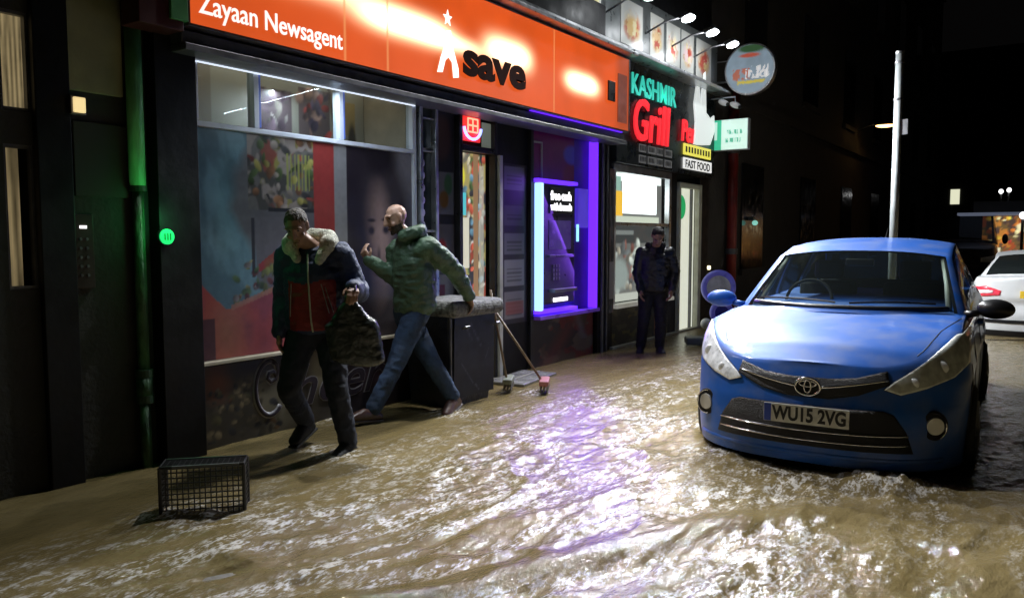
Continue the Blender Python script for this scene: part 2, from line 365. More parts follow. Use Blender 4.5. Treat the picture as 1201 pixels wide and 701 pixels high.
def gcol(U, V):
    c = base(U, (.02, .75, .2)); return mixc(c, (.005, .25, .07), (np.abs(np.sin((U - .5) * 16)) < .35) * blob(U, V, .5, .5, .3, .36) )
m = MB(); m.disc((.15, 3.03, 1.505), (1, 0, 0), .050, .012, 28); m.build('lens', emit('green_lens', (.02, .85, .22), .75), gl)
m = MB()
for k in (-.018, .002, .022): m.box(.156, .160, 3.03 + k - .003, 3.03 + k + .003, 1.483, 1.527)
m.build('symbol', pbr('dark_green_mark', (.0, .12, .03), .5), gl)
pl_ = bpy.data.lights.new('green_glow', 'POINT'); pl_.energy = 1.6; pl_.color = (.1, 1, .3); pl_.shadow_soft_size = .06
po = bpy.data.objects.new('green_glow', pl_); C.objects.link(po); po.parent = gl; po.location = (.12, -.03, .12)

# ------------------------------------------------------------------ newsagent building
nb = thing('newsagent_shop', 'newsagent shopfront with printed window vinyl, transom lights and open doorway', 'shop', (0, 6, 0))
m = MB()
m.box(-.4, 0, 3.10, 3.33, -.14, 3.9)                # left pier
m.box(.0, .12, 3.0, 3.30, -.1, 2.83)
m.box(-.06, 0, 3.33, 9.2, 2.83, 9); m.box(-.4, 0, 3.1, 3.33, 3.9, 9)
m.build('wall', M_['black'], nb, bevel=.004)
m = MB(); m.box(.10, .30, 2.80, 3.10, 2.80, 4.4); m.build('maroon_end_board', M_['maroon'], nb, bevel=.005)
m = MB(); m.box(.10, .32, 3.0, 3.12, 2.86, 4.3); m.build('green_end_strip', pbr('green_strip', (.06, .28, .08), .5, var=.3), nb, bevel=.004)
# stall riser with printed board
m = MB(); m.box(-.1, .0, 3.33, 5.62, -.13, .60); m.build('stall_riser', M_['black'], nb)
def riser(U, V):
    c = base(U, (.055, .045, .03)) * (1 + .5 * fbm(U * 9, V * 4, 0, 4, 3))[..., None]
    c = mixc(c, (.20, .06, .02), blob(U, V, .06, .8, .07, .35, .8) * .8); c = mixc(c, (.16, .13, .07), blob(U, V, .19, .5, .08, .4, .9) * (fbm(U * 30, V * 8, 0, 3, 4) > -.1))
    c = mixc(c, (.20, .18, .12), blob(U, V, .29, .35, .13, .5, .7) * .8); c = mixc(c, (.015, .015, .03), blob(U, V, .23, .95, .22, .2, .8))
    c = mixc(c, (.22, .19, .12), blob(U, V, .48, .7, .06, .4, .7)); c = mixc(c, (.02, .012, .02), rect(U, V, .55, 1, 0, 1) * .75)
    c = mixc(c, (.08, .04, .06), blob(U, V, .75, .5, .2, .3, 1) * .6); c = clutter(c, U, V, 0, .3, 0, .75, 60, [(.12, .06, .02), (.2, .16, .09), (.06, .05, .03), (.10, .09, .04), (.03, .03, .03)], .02, 3, 3)
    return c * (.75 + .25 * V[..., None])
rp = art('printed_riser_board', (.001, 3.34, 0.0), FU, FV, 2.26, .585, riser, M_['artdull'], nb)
grey = pbr('grey_script', (.26, .25, .26), .5); dark = pbr('dark_script', (.02, .012, .02), .5)
sp = [(.006, 3.99, .44), (.006, 3.965, .475), (.006, 3.925, .47), (.006, 3.91, .43), (.006, 3.94, .40), (.006, 3.985, .415), (.006, 4.01, .47), (.006, 3.995, .53), (.006, 3.955, .565)]
for i in range(26):
    a = math.radians(80 + 235 * i / 25); sp.append((.006, 3.935 + .135 * math.cos(a), .355 + .21 * math.sin(a)))
for i in range(0):
    t = i / 39; a = math.radians(40 + 330 * t); r = .6 + .4 * t if t < .35 else 1
    q = min(1, .35 + t * 1.6); a = math.radians(-60 + 400 * t)
    sp.append((.006, 3.93 + .135 * math.cos(a) * q + .05 * (math.sin(a) * q), .345 + .20 * math.sin(a) * q))
m = MB(); m.tube([(p[0] - .016, p[1], p[2]) for p in sp], .030, 10); m.build('script_letter_outline', grey, rp, smooth=True)
m = MB(); m.tube([(p[0] - .004, p[1], p[2]) for p in sp], .021, 10); m.build('script_letter', dark, rp, smooth=True)
text('script_lettering', 'heers', (.013, 4.10, .17), FU, FV, .46, dark, rp, .002, .002, 1.2, .35)
text('script_outline', 'heers', (.008, 4.10, .17), FU, FV, .46, grey, rp, .001, .010, 1.2, .35)
m = MB(); m.box(-.05, .05, 3.33, 5.62, .60, .625); m.build('window_sill', pbr('pale_sill', (.55, .5, .38), .4), nb, bevel=.004)
# display window
def poster(U, V):
    c = base(U, (.10, .10, .11)) * (1 + .3 * fbm(U * 6, V * 9, 0, 4, 12))[..., None]
    teal = mixc(base(U, (.05, .115, .15)), (.09, .20, .25), np.clip(fbm(U * 14, V * 5 + U * 6, 0, 4, 2) * 2 + .3, 0, 1))
    mt = np.clip((.21 + .05 * np.sin(V * 7) - U + .06 * fbm(U * 4, V * 4, 0, 3, 5)) * 25, 0, 1); c = c * (1 - mt[..., None]) + teal * mt[..., None]
    food = busy(U, V, [(.10, .095, .09), (.17, .04, .025), (.20, .19, .03), (.05, .05, .045), (.2, .17, .15)], 9, 40, 1.6)
    food = clutter(food, U, V, .2, .49, .66, 1, 60, [(.2, .03, .02), (.22, .2, .03), (.06, .10, .03), (.2, .17, .14), (.03, .03, .03), (.18, .08, .03)], .022, 4, 1.4)
    mf = np.clip(rect(U, V, .2, .49, .66, 1), 0, 1); c = c * (1 - mf[..., None]) + food * mf[..., None]
    for k in range(7): c = mixc(c, (.22, .25, .03), rect(U, V, .36 + k * .016, .366 + k * .016, .76, .93) * .8)
    c = mixc(c, (.018, .02, .022), rect(U, V, .28, .49, .655, .672)); c = mixc(c, (.02, .02, .022), rect(U, V, .355, .385, .25, .66)); c = mixc(c, (.03, .03, .035), rect(U, V, .205, .222, .35, .62))
    c = mixc(c, (.10, .095, .11), rect(U, V, .225, .352, .3, .63) * (.6 + .4 * np.clip(fbm(U * 5, V * 3, 0, 3, 61) + .5, 0, 1)))
    c = mixc(c, (.26, .02, .018), rect(U, V, .235, .35, .38, .50) * (V < .38 + (U - .2) * .9)); c = mixc(c, (.11, .12, .02), blob(U, V, .30, .33, .09, .14, .8) * np.clip(fbm(U * 25, V * 12, 0, 3, 66) * 3 + .6, 0, 1))
    c = clutter(c, U, V, .14, .46, .22, .42, 70, [(.12, .14, .03), (.05, .09, .03), (.2, .18, .06), (.16, .04, .03), (.03, .03, .03), (.14, .12, .12)], .018, 14, 1.4)
    red = (V < .22 + .42 * (U - .12) * (U > .12) + 1.3 * np.maximum(.1 - U, 0)) & (U < .47)
    rc = mixc(base(U, (.30, .035, .03)), (.27, .09, .04), blob(U, V, .10, .12, .12, .25, 1)); rc = mixc(rc, (.05, .02, .06), np.clip(fbm(U * 9, V * 4, 0, 3, 70) * 3 - .3, 0, 1) * .35)
    rf = red.astype(float)[..., None]; c = c * (1 - rf) + rc * rf
    edge = np.abs(V - (.22 + .42 * (U - .12))) < .012; c = mixc(c, (.30, .12, .07), (edge & (U > .12) & (U < .45)).astype(float) * .8)
    c = mixc(c, (.02, .018, .03), rect(U, V, 0, .06, 0, .18) * .8)
    c = mixc(c, (.24, .018, .014), rect(U, V, .478, .575, 0, 1)); c = mixc(c, (.17, .17, .175), rect(U, V, .575, .64, 0, 1)); 
    face = rect(U, V, .64, 1, 0, 1); fc = mixc(base(U, (.05, .04, .046)), (.36, .22, .18), blob(U, V, .80, .50, .10, .40, .8))
    fc = mixc(fc, (.17, .16, .18), np.clip((U - .90 + .07 * np.sin(V * 5 + 2)) * 14, 0, 1) * (V > .3)); fc = mixc(fc, (.02, .015, .02), blob(U, V, .765, .57, .022, .03, .6)); fc = mixc(fc, (.02, .015, .02), blob(U, V, .845, .575, .024, .03, .6))
    fc = mixc(fc, (.02, .015, .018), blob(U, V, .765, .625, .03, .012, .5)); fc = mixc(fc, (.02, .015, .018), blob(U, V, .845, .63, .03, .012, .5)); fc = mixc(fc, (.10, .03, .035), blob(U, V, .80, .34, .03, .022, .6))
    fc = mixc(fc, (.06, .035, .03), blob(U, V, .805, .44, .014, .06, 1)); fc = mixc(fc, (.018, .013, .018), np.clip(1.2 - 8 * np.abs(U - .695 - .03 * np.sin(V * 6)), 0, 1)); fc = mixc(fc, (.02, .015, .02), blob(U, V, .8, .97, .13, .14, .5))
    f3 = face[..., None]; c = c * (1 - f3) + fc * f3
    c = c * (1.12 + .12 * fbm(U * 60, V * 45, 0, 2, 88) + .15 * fbm(U * 5, V * 4, 0, 2, 89))[..., None]
    g_ = c.mean(-1, keepdims=True); return (c * .8 + g_ * .2) * 1.05
dw = MB(); dw.box(-.05, .03, 3.33, 5.60, 2.265, 2.30)
for y in (3.33, 3.835, 4.68, 5.575): dw.box(-.05, .03, y, y + .045, 2.30, 2.80)
dw.box(-.05, .03, 3.33, 5.62, 2.80, 2.83); dw.box(-.05, .02, 5.60, 5.64, .625, 2.80)
dwo = dw.build('display_window', M_['whiteframe'], nb, bevel=.004)
for y in (3.88, 4.725):
    m = MB(); m.box(-.04, .022, y, y + .022, 2.31, 2.79); m.build('blue_frame_edge', M_['blueframe'], dwo)
art('window_vinyl', (-.004, 3.34, .63), FU, FV, 2.25, 1.63, poster, M_['art'], dwo, res=.010)
m = MB(); m.box(-.02, -.012, 3.37, 5.58, 2.30, 2.80); m.build('transom_pane', M_['glass'], dwo)
# transom interior: shallow room behind
def tr_back(U, V):
    c = base(U, (.24, .225, .185)) * (.75 + .35 * fbm(U * 3, V * 2, 0, 3, 90) + .3 * V)[..., None]; c = mixc(c, (.17, .14, .11), rect(U, V, 0, .24, 0, 1) * .8)
    c = mixc(c, (.09, .065, .07), rect(U, V, .42, .60, .42, .80)); c = clutter(c, U, V, .44, .58, .45, .78, 18, [(.16, .14, .12), (.06, .04, .05), (.2, .18, .16), (.12, .08, .1)], .03, 5, 2); c = mixc(c, (.10, .07, .07), rect(U, V, .64, .80, .45, .85)); c = clutter(c, U, V, .64, .80, .45, .85, 22, [(.3, .05, .04), (.07, .05, .08), (.25, .15, .12), (.08, .05, .05)], .03, 15, 2.5); 
    c = mixc(c, (.06, .04, .03), np.clip(1 - np.abs(U - .80 - .18 * (1 - V) ** 2) * 60, 0, 1)); c = mixc(c, (.30, .22, .10), rect(U, V, .88, .95, .5, .8)); c = mixc(c, (.05, .04, .03), blob(U, V, .93, .35, .03, .3)); return c * 1.5
m = MB(); m.box(-.62, -.58, 3.33, 5.62, 1.9, 3.3); m.box(-.58, -.05, 3.33, 5.62, 2.95, 3.0); m.box(-.58, -.05, 3.35, 3.37, 1.9, 2.95); m.box(-.58, -.05, 5.57, 5.6, 1.9, 2.95)
m.build('interior_lining', pbr('interior_beige', (.35, .30, .22), .8), nb)
art('interior_shelf_print', (-.575, 3.38, 1.95), FU, FV, 2.18, 1.0, tr_back, M_['artdull'], nb, .015)
m = MB(); m.box(-.42, -.30, 3.45, 5.5, 2.925, 2.945); m.build('interior_ceiling_light', emit('interior_tube', (1, .9, .72), 3.2), nb)
# glazed bay beside the door, printed strips
m = MB(); m.box(-.04, .05, 5.66, 5.70, -.1, 2.8); m.box(-.04, .05, 5.88, 5.92, -.1, 2.8); m.box(-.04, .03, 5.70, 5.88, 2.30, 2.33); m.box(-.04, .03, 5.70, 5.88, 2.60, 2.615); m.box(-.04, .03, 5.70, 5.88, 1.55, 1.57)
sb = m.build('side_bay', M_['steel'], nb, bevel=.004)
m = MB(); m.box(-.03, -.01, 5.70, 5.88, .0, 2.8); m.build('dark_pane', pbr('dark_glass_pane', (.03, .04, .045), .12, var=.3), sb)
m = MB()
for z in np.arange(1.5, 2.3, .115): m.ell((.03, 5.715, z), (.02, .015, .035))
m.build('door_chain', M_['steel'], sb, smooth=True)
def posters2(U, V):
    c = base(U, (.03, .028, .035)); 
    c = mixc(c, (.14, .14, .16), rect(U, V, .05, .95, .56, .73)); c = mixc(c, (.05, .12, .06), blob(U, V, .7, .68, .22, .05)); c = mixc(c, (.16, .08, .02), blob(U, V, .5, .62, .25, .04))
    c = mixc(c, (.12, .11, .12), rect(U, V, .05, .95, .36, .52)); c = mixc(c, (.3, .03, .03), blob(U, V, .4, .42, .25, .05)); c = mixc(c, (.1, .05, .04), blob(U, V, .4, .86, .5, .1) * .6)
    c = mixc(c, (.14, .14, .15), rect(U, V, .1, .9, .12, .32)); c = mixc(c, (.10, .02, .03), rect(U, V, .2, .5, .15, .28)); return c
pb = art('poster_board', (-.03, 5.92, .35), FU, FV, .34, 2.45, posters2, M_['art'], nb)
# doorway with lit shop interior
m = MB(); m.box(-.04, .04, 6.26, 6.31, -.1, 2.8); m.box(-.04, .04, 6.86, 6.90, -.1, 2.8); m.box(-.04, .04, 6.31, 6.86, 2.36, 2.42)
df = m.build('door_frame', M_['dplastic'], nb, bevel=.004)
m = MB(); m.box(-.02, .07, 6.90, 6.96, -.1, 2.36); m.build('door_edge', pbr('cream_door_edge', (.5, .5, .42), .4), nb, bevel=.006)
def interior(U, V):
    c = busy(U, V, [(.16, .15, .12), (.30, .28, .22), (.10, .16, .06), (.28, .06, .04), (.04, .04, .05), (.35, .30, .12)], 9, 7, 1.0)
    c = clutter(c, U, V, 0, 1, 0, 1, 160, [(.5, .45, .3), (.12, .2, .08), (.5, .1, .06), (.05, .05, .06), (.5, .4, .15), (.15, .3, .4), (.6, .6, .55)], .09, 8, .3); c = mixc(c, (.75, .70, .05), blob(U, V, .18, .90, .22, .06)); c = mixc(c, (.10, .55, .62), rect(U, V, .02, .40, .73, .83)); c = mixc(c, (.06, .25, .32), blob(U, V, .2, .79, .12, .03))
    c = mixc(c, (.65, .63, .5), rect(U, V, .05, .5, .50, .72)); c = mixc(c, (.6, .6, .55), rect(U, V, .02, .45, .28, .44)); c = mixc(c, (.28, .17, .09), rect(U, V, .62, .78, .1, 1)); c = mixc(c, (.04, .04, .05), rect(U, V, .48, .51, .0, .72)); c = mixc(c, (.04, .04, .05), rect(U, V, 0, .5, .455, .47)); c = mixc(c, (.5, .48, .4), rect(U, V, .8, .95, .1, .95) * .6)
    return c
m = MB(); m.box(-.9, -.88, 6.1, 8.0, 0, 2.6); m.box(-.88, -.04, 6.24, 6.26, 0, 2.6); m.box(-.88, -.04, 7.9, 7.92, 0, 2.6); m.box(-.88, -.04, 6.26, 7.9, 2.58, 2.6)
m.build('hall_lining', pbr('hall_cream', (.4, .38, .3), .7), nb)
art('door_posters', (-.10, 6.31, .0), FU, FV, .56, 2.36, interior, artmat('glowing_posters', .4, .9), nb, .012)  # brightness of the shop interior put into the posters as glow
m = MB(); m.box(-.02, -.015, 6.70, 6.86, 2.43, 2.68); m.build('fanlight_card', pbr('greenish_card', (.22, .25, .2), .5, emis=(.25, .28, .22), es=.35), nb)
m = MB(); m.box(-.1, -.03, 6.0, 7.6, 2.42, 2.83); m.box(-.1, -.02, 6.96, 7.62, -.1, 2.42); m.build('door_surround', M_['black'], nb)
# notices right of door
def notices(U, V):
    c = base(U, (.025, .02, .035)); 
    for a, b_, col in ((.84, .98, (.16, .16, .2)), (.62, .74, (.07, .07, .09)), (.44, .57, (.13, .13, .15)), (.24, .40, (.22, .22, .24)), (.03, .20, (.2, .19, .2))):
        c = mixc(c, col, rect(U, V, .12, .88, a, b_)); c = mixc(c, tuple(x * .45 for x in col), rect(U, V, .2, .8, a + .02, b_ - .04) * (np.sin(V * 260) > .2))
    c = mixc(c, (.28, .07, .06), rect(U, V, .16, .86, .06, .14) * .8); return c
art('notices', (-.02, 7.05, .55), FU, FV, .50, 1.75, notices, M_['art'], nb)
# cash machine bay
m = MB(); m.box(-.1, 0.02, 7.58, 7.64, -.1, 2.83); m.box(-.1, .0, 7.64, 9.10, .0, .56); m.build('bay_frame', M_['dplastic'], nb, bevel=.004)
def redriser(U, V):
    c = busy(U, V, [(.11, .08, .05), (.18, .04, .03), (.16, .13, .09), (.05, .045, .04)], 3, 77, 1.2); c = mixc(c, (.2, .2, .2), np.clip(1 - np.abs(U - .72 - .25 * (.9 - V)) * 11, 0, 1) * (V > .4) * .8)
    return mixc(c, (.25, .06, .04), np.clip(1 - np.abs(U - .2 - .5 * V) * 5, 0, 1) * .5) * .9
art('printed_lower_panel', (.002, 7.66, 0.0), FU, FV, 1.42, .55, redriser, M_['artdull'], nb)
purple = emit('violet_led_strip', (.13, .03, 1.0), 1.5)
def bay(U, V):
    c = base(U, (.05, .01, .30)); c = mixc(c, (.20, .01, .10), rect(U, V, 0, .72, .66, 1)); c = mixc(c, (.24, .02, .03), blob(U, V, .7, .74, .2, .09)); c = mixc(c, (.12, .10, .5), blob(U, V, .68, .86, .16, .06)); c = mixc(c, (.06, .02, .35), rect(U, V, .72, 1, 0, 1)); return c * (1 + .25 * fbm(U * 9, V * 12))[..., None]
by = art('bay_panel', (-.06, 7.64, .58), FU, FV, 1.44, 2.24, bay, M_['art'], nb)
m = MB(); m.box(-.06, .06, 9.055, 9.10, .60, 2.80); m.build('led_edge', emit('violet_led_edge', (.14, .02, 1.0), 1.6), nb, bevel=.01)
m = MB(); m.box(.24, .27, 7.2, 9.35, 2.838, 2.846); m.build('led_soffit', emit('violet_led_soffit', (.14, .02, 1.0), 1.3), nb)
m = MB(); m.box(-.06, .10, 7.66, 9.10, .555, .60); m.build('bay_shelf', pbr('violet_shelf', (.30, .12, .8), .35), nb, bevel=.004)
m = MB(); m.box(-.4, .05, 9.12, 9.42, -.12, 2.84); m.build('party_pier', M_['black'], nb, bevel=.006)
m = MB(); m.box(.05, .075, 9.20, 9.24, -.1, 2.8); m.box(.05, .07, 9.33, 9.36, -.1, 2.8); m.build('pier_trim', M_['dsteel'], nb, bevel=.003)
m = MB(); m.box(.0, .28, 3.12, 9.46, 2.70, 2.745); m.box(.0, .24, 3.12, 9.46, 2.745, 2.83); m.build('shutter_housing', M_['dsteel'], nb, bevel=.006)
m = MB(); m.box(.0, .12, 6.28, 6.96, -.12, .012); m.build('door_step', pbr('worn_step', (.3, .29, .27), .35), nb, bevel=.01)
m = MB(); m.box(.0, .42, 3.0, 9.5, 3.80, 3.84); m.box(.0, .30, 3.0, 9.5, 3.84, 3.93); m.build('canopy_flashing', M_['steel'], nb, bevel=.005)
m = MB(); m.box(-.02, .20, 3.0, 9.0, 3.93, 4.35); m.build('upper_fascia_board', M_['black'], nb, bevel=.01)

m = MB(); m.box(.034, .046, 3.35, 5.60, 2.690, 2.699); m.build('added_soffit_strip', emit('added_cool_strip', (.75, .85, 1), 1.1), nb)  # strip and area light added to brighten frames, vinyl and riser
arealight('added_soffit_fill', (.12, 4.5, 2.68), (.03, 4.5, 1.5), .012, 24, (.75, .86, 1), nb, 'RECTANGLE', 2.2)
am = thing('cash_machine', 'cash machine with pale blue lit edge in the violet glowing recess', 'cash machine', (0, 8.1, .6))
m = MB(); m.box(-.04, .06, 7.78, 8.50, .72, 2.12); m.build('body', pbr('machine_casing', (.03, .02, .07), .35, var=.2), am, bevel=.012)
m = MB(); m.box(.0, .09, 7.675, 7.745, .66, 2.12); m.build('light_strip', emit('pale_blue_tube', (.35, .60, 1.0), 1.6), am, bevel=.012)
m = MB(); m.box(-.04, .07, 7.66, 8.56, 2.13, 2.17); m.build('led_border', purple, am, bevel=.006)
m = MB(); m.box(-.04, .075, 7.66, 8.56, .62, .66); m.build('led_border', purple, am, bevel=.006)
m = MB(); m.box(.06, .075, 7.90, 8.46, 1.78, 2.08); sg = m.build('header_sign', M_['dplastic'], am, bevel=.004)
text('header_lettering', 'free cash', (.078, 7.915, 1.94), FU, FV, .14, emit('white_lettering', (1, 1, 1), 2.2), sg, .002, .006, .92)
text('header_lettering', 'withdrawals', (.078, 7.915, 1.82), FU, FV, .115, emit('white_lettering_b', (1, 1, 1), 2.2), sg, .002, .005, .86)
m = MB(); m.box(.058, .066, 7.90, 8.40, 1.36, 1.70); m.build('screen', pbr('dim_screen', (.02, .015, .05), .15, emis=(.06, .03, .2), es=.5), am)
m = MB(); m.box(.05, .15, 7.9, 8.42, .86, .90); m.build('cash_shelf', M_['dsteel'], am, bevel=.004)
m = MB(); m.box(.058, .10, 7.86, 8.45, 1.27, 1.30); kp = m.build('keypad_shelf', pbr('shelf_metal', (.10, .09, .14), .3, .5), am, bevel=.004)
for i in range(3):
    for j in range(4): 
        m = MB(); m.box(.06, .072, 7.98 + i * .06, 8.02 + i * .06, 1.0 + j * .05, 1.035 + j * .05); m.build('key', M_['dsteel'], kp)
m = MB(); m.box(.06, .075, 8.0, 8.32, .745, .79); m.build('cash_slot_light', emit('slot_white', (1, .95, 1), 2.5), am, bevel=.003)
arealight('cash_machine_glow', (.14, 8.3, 1.5), (3, 6.4, .0), .9, 42, (.26, .08, 1), am, 'RECTANGLE', 1.6)
sb2 = thing('card_sign', 'small violet lit side sign to the right of the cash machine', 'sign', (0, 8.8, 1.9))
m = MB(); m.box(.0, .05, 8.60, 8.86, 1.62, 2.1); m.build('panel', pbr('violet_panel', (.10, .06, .5), .4, emis=(.1, .05, .8), es=.5), sb2, bevel=.01)
m = MB(); m.box(.05, .07, 8.55, 8.59, 1.45, 1.66); m.build('pointer_light', emit('cyan_bit', (.3, .7, 1), 1.3), sb2, bevel=.004)

# open sign
os_ = thing('neon_open_sign', 'small red and blue lit sign above the newsagent doorway', 'sign', (0, 6.45, 2.6))
m = MB(); m.box(.0, .03, 6.30, 6.62, 2.46, 2.74); m.build('panel', emit('red_panel', (.9, .03, .03), .8), os_, bevel=.01)
m = MB(); m.tube([(.05, 6.46 + .14 * math.cos(a), 2.60 + .12 * math.sin(a)) for a in np.linspace(math.pi * 1.02, math.pi * 1.98, 16)], .014, 8); m.build('blue_neon', emit('blue_neon', (.25, .3, 1), 3), os_, smooth=True)
m = MB()
for z in (2.55, 2.615, 2.68): m.tube([(.05, 6.38, z), (.05, 6.54, z)], .009, 8)
for y in (6.38, 6.46, 6.54): m.tube([(.052, y, 2.55), (.052, y, 2.68)], .008, 8)
m.build('red_neon', emit('red_neon', (1, .25, .15), 2.4), os_, smooth=True)

# ------------------------------------------------------------------ orange lightbox sign
ls = thing('shop_sign', 'long orange backlit fascia sign with white and dark lettering over the newsagent', 'sign', (.2, 6.3, 2.85))
m = MB(); m.box(.0, .29, 3.14, 9.48, 2.85, 2.868); m.box(.0, .29, 3.14, 9.48, 3.765, 3.785); m.box(.0, .30, 9.46, 9.49, 2.868, 3.765); m.box(.0, .02, 3.14, 9.46, 2.868, 3.765); m.box(.02, .29, 3.14, 3.155, 2.868, 3.765)
m.build('casing', M_['dsteel'], ls, bevel=.003)
def orange(U, V):
    y = 3.15 + U * 6.31; z = 2.868 + V * .897
    c = base(U, (1.0, .125, .018)) * (.72 + .12 * fbm(y * 2, z * 2, 0, 3, 3))[..., None]
    g = np.zeros_like(U)
    for yc, zc, sy, sz, a in [(4.0, 3.44, .60, .12, .9), (5.22, 3.30, .55, .105, .95), (6.75, 3.34, .38, .125, .8), (8.25, 3.28, .36, .10, .85), (5.9, 3.27, .4, .07, .4)]:
        g += a * np.exp(-np.abs((y - yc) / sy) ** 3.2 - np.abs((z - zc) / sz) ** 2)
    g *= 1 - .9 * np.exp(-((y - 7.45) / .16) ** 2)
    c = c + g[..., None] ** 1.2 * np.array((5.5, 4.2, 2.6)) + (g[..., None] ** .6) * np.array((.3, .16, .03)) * .8
    for j in (4.49, 4.98, 7.62): c = mixc(c, (.9, .35, .12), (np.abs(y - j) < .010) * .7)
    c = mixc(c, (.35, .06, .02), np.clip((y - 9.05) * 4, 0, .7)); return c
art('lightbox_face', (.288, 3.155, 2.868), FU, FV, 6.305, .897, orange, artmat('lightbox_orange', .3, 1.001), ls, .02, .006)
white = emit('white_vinyl_lettering', (1, .93, .82), 1.6)
text('lettering', 'Zayaan Newsagent', (.30, 3.21, 2.945), FU, FV, .19, emit('name_lettering', (1, .95, .88), 1.0), ls, .003, .001, .86)
text('lettering', 'save', (.30, 5.985, 3.03), FU, FV, .44, pbr('brown_lettering', (.03, .010, .007), .9, spec=.05), ls, .004, .018, 1.38)
st = [(.065 * math.cos(math.pi / 2 + i * math.pi / 5) * (1 if i % 2 == 0 else .42), .075 * math.sin(math.pi / 2 + i * math.pi / 5) * (1 if i % 2 == 0 else .42)) for i in range(10)]
m = MB(); m.prism(st, (.297, 5.76, 3.47), FU, FV, .006)
m.prism([(-.02, .33), (.03, .34), (.06, .2), (.14, .02), (.145, -.06), (.07, -.075), (.05, .06), (.0, .1), (-.05, .06), (-.09, -.05), (-.16, -.06), (-.11, .08), (-.05, .2)], (.297, 5.77, 3.03), FU, FV, .006)
m.build('star_figure_logo', white, ls)
m = MB(); m.box(.294, .31, 8.88, 9.06, 3.18, 3.42); m.build('dark_patch', M_['dplastic'], ls, bevel=.003)
m = MB(); m.box(.294, .302, 9.15, 9.40, 2.95, 3.55); m.build('end_emblem_panel', pbr('brown_end', (.18, .05, .03), .5, var=.5, vs=12, emis=(.3, .06, .03), es=.4), ls)

# ------------------------------------------------------------------ takeaway building
tb = thing('takeaway_shop', 'takeaway shopfront with bright white interior window and open white door', 'shop', (0, 11.3, 0))
m = MB(); m.box(-.4, 0, 9.42, 9.58, -.1, 2.5); m.box(-.4, 0, 9.42, 13.15, 2.48, 9); m.box(-.4, 0, 11.52, 11.80, -.1, 2.48); m.box(-.4, 0, 12.75, 13.15, -.1, 2.48); m.build('wall', M_['black'], tb, bevel=.004)
m = MB(); m.box(-.05, .03, 9.58, 11.52, 2.38, 2.48); m.box(-.05, .03, 9.58, 9.66, .6, 2.38); m.box(-.05, .03, 11.44, 11.52, .6, 2.38); m.box(-.03, .02, 9.66, 11.44, 1.66, 1.71)
kw = m.build('front_window', M_['steel'], tb, bevel=.004)
m = MB(); m.box(-.02, -.012, 9.66, 11.44, .6, 2.38); m.build('pane', M_['glass'], kw)
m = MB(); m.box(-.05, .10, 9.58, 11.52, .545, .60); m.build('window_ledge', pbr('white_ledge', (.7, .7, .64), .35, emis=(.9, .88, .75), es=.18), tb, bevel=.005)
def kwall(U, V):
    c = base(U, (.16, .15, .14)) * (1 + .3 * fbm(U * 9, V * 9))[..., None]
    c = mixc(c, (2.8, 2.8, 2.75), rect(U, V, .30, .90, .66, .96)); c = mixc(c, (1.3, 1.35, 1.3), rect(U, V, .0, .98, .90, .985))
    c = mixc(c, (.95, .50, .05), rect(U, V, .16, .31, .64, .82)); c = mixc(c, (.30, .45, .38), rect(U, V, .12, .28, .82, .93)); c = mixc(c, (.5, .10, .06), rect(U, V, .02, .16, .60, .80))
    c = mixc(c, (.62, .62, .5), rect(U, V, .15, .95, .59, .645)); c = mixc(c, (.05, .05, .05), rect(U, V, 0, 1, .44, .585)); c = mixc(c, (.2, .2, .19), rect(U, V, .05, .5, .50, .53))
    c = clutter(c, U, V, 0, .6, .08, .44, 60, [(.25, .1, .08), (.5, .5, .45), (.06, .05, .05), (.3, .25, .2), (.12, .12, .12)], .06, 6, 1); c = mixc(c, (.28, .30, .28), blob(U, V, .25, .2, .2, .14)); c = mixc(c, (.2, .18, .17), blob(U, V, .12, .36, .1, .07)); c = mixc(c, (.5, .48, .42), rect(U, V, .2, .95, 0, .06)); return c * 1.5
art('interior_print', (-.14, 9.58, .6), FU, FV, 1.94, 1.88, kwall, artmat('bright_interior', .6, 1.001), tb, .02)
def kris(U, V):
    c = busy(U, V, [(.05, .045, .03), (.10, .09, .05), (.14, .12, .03), (.03, .03, .02)], 4, 55, 1.5); c = mixc(c, (.30, .12, .04), rect(U, V, .74, .98, .05, .92)); return mixc(c, (.02, .02, .02), rect(U, V, .70, .74, 0, 1))
m = MB(); m.box(-.1, 0, 9.58, 11.52, -.1, .545); m.build('stall_riser', M_['black'], tb)
art('riser_pictures', (.0, 9.62, .02), FU, FV, 1.86, .50, kris, M_['artdull'], tb)
m = MB(); m.box(.0, .06, 9.55, 12.9, -.12, .03); m.build('plinth', pbr('pale_plinth', (.35, .34, .28), .4), tb, bevel=.01)
def strip(U, V):
    c = busy(U, V, [(.03, .03, .03), (.2, .12, .1), (.12, .12, .12)], 7, 21, .3); return mixc(c, (.34, .32, .3), rect(U, V, .1, .9, .1, .36))
art('picture_strip', (.051, 9.43, .5), FU, FV, .13, 1.9, strip, M_['artdull'], tb)
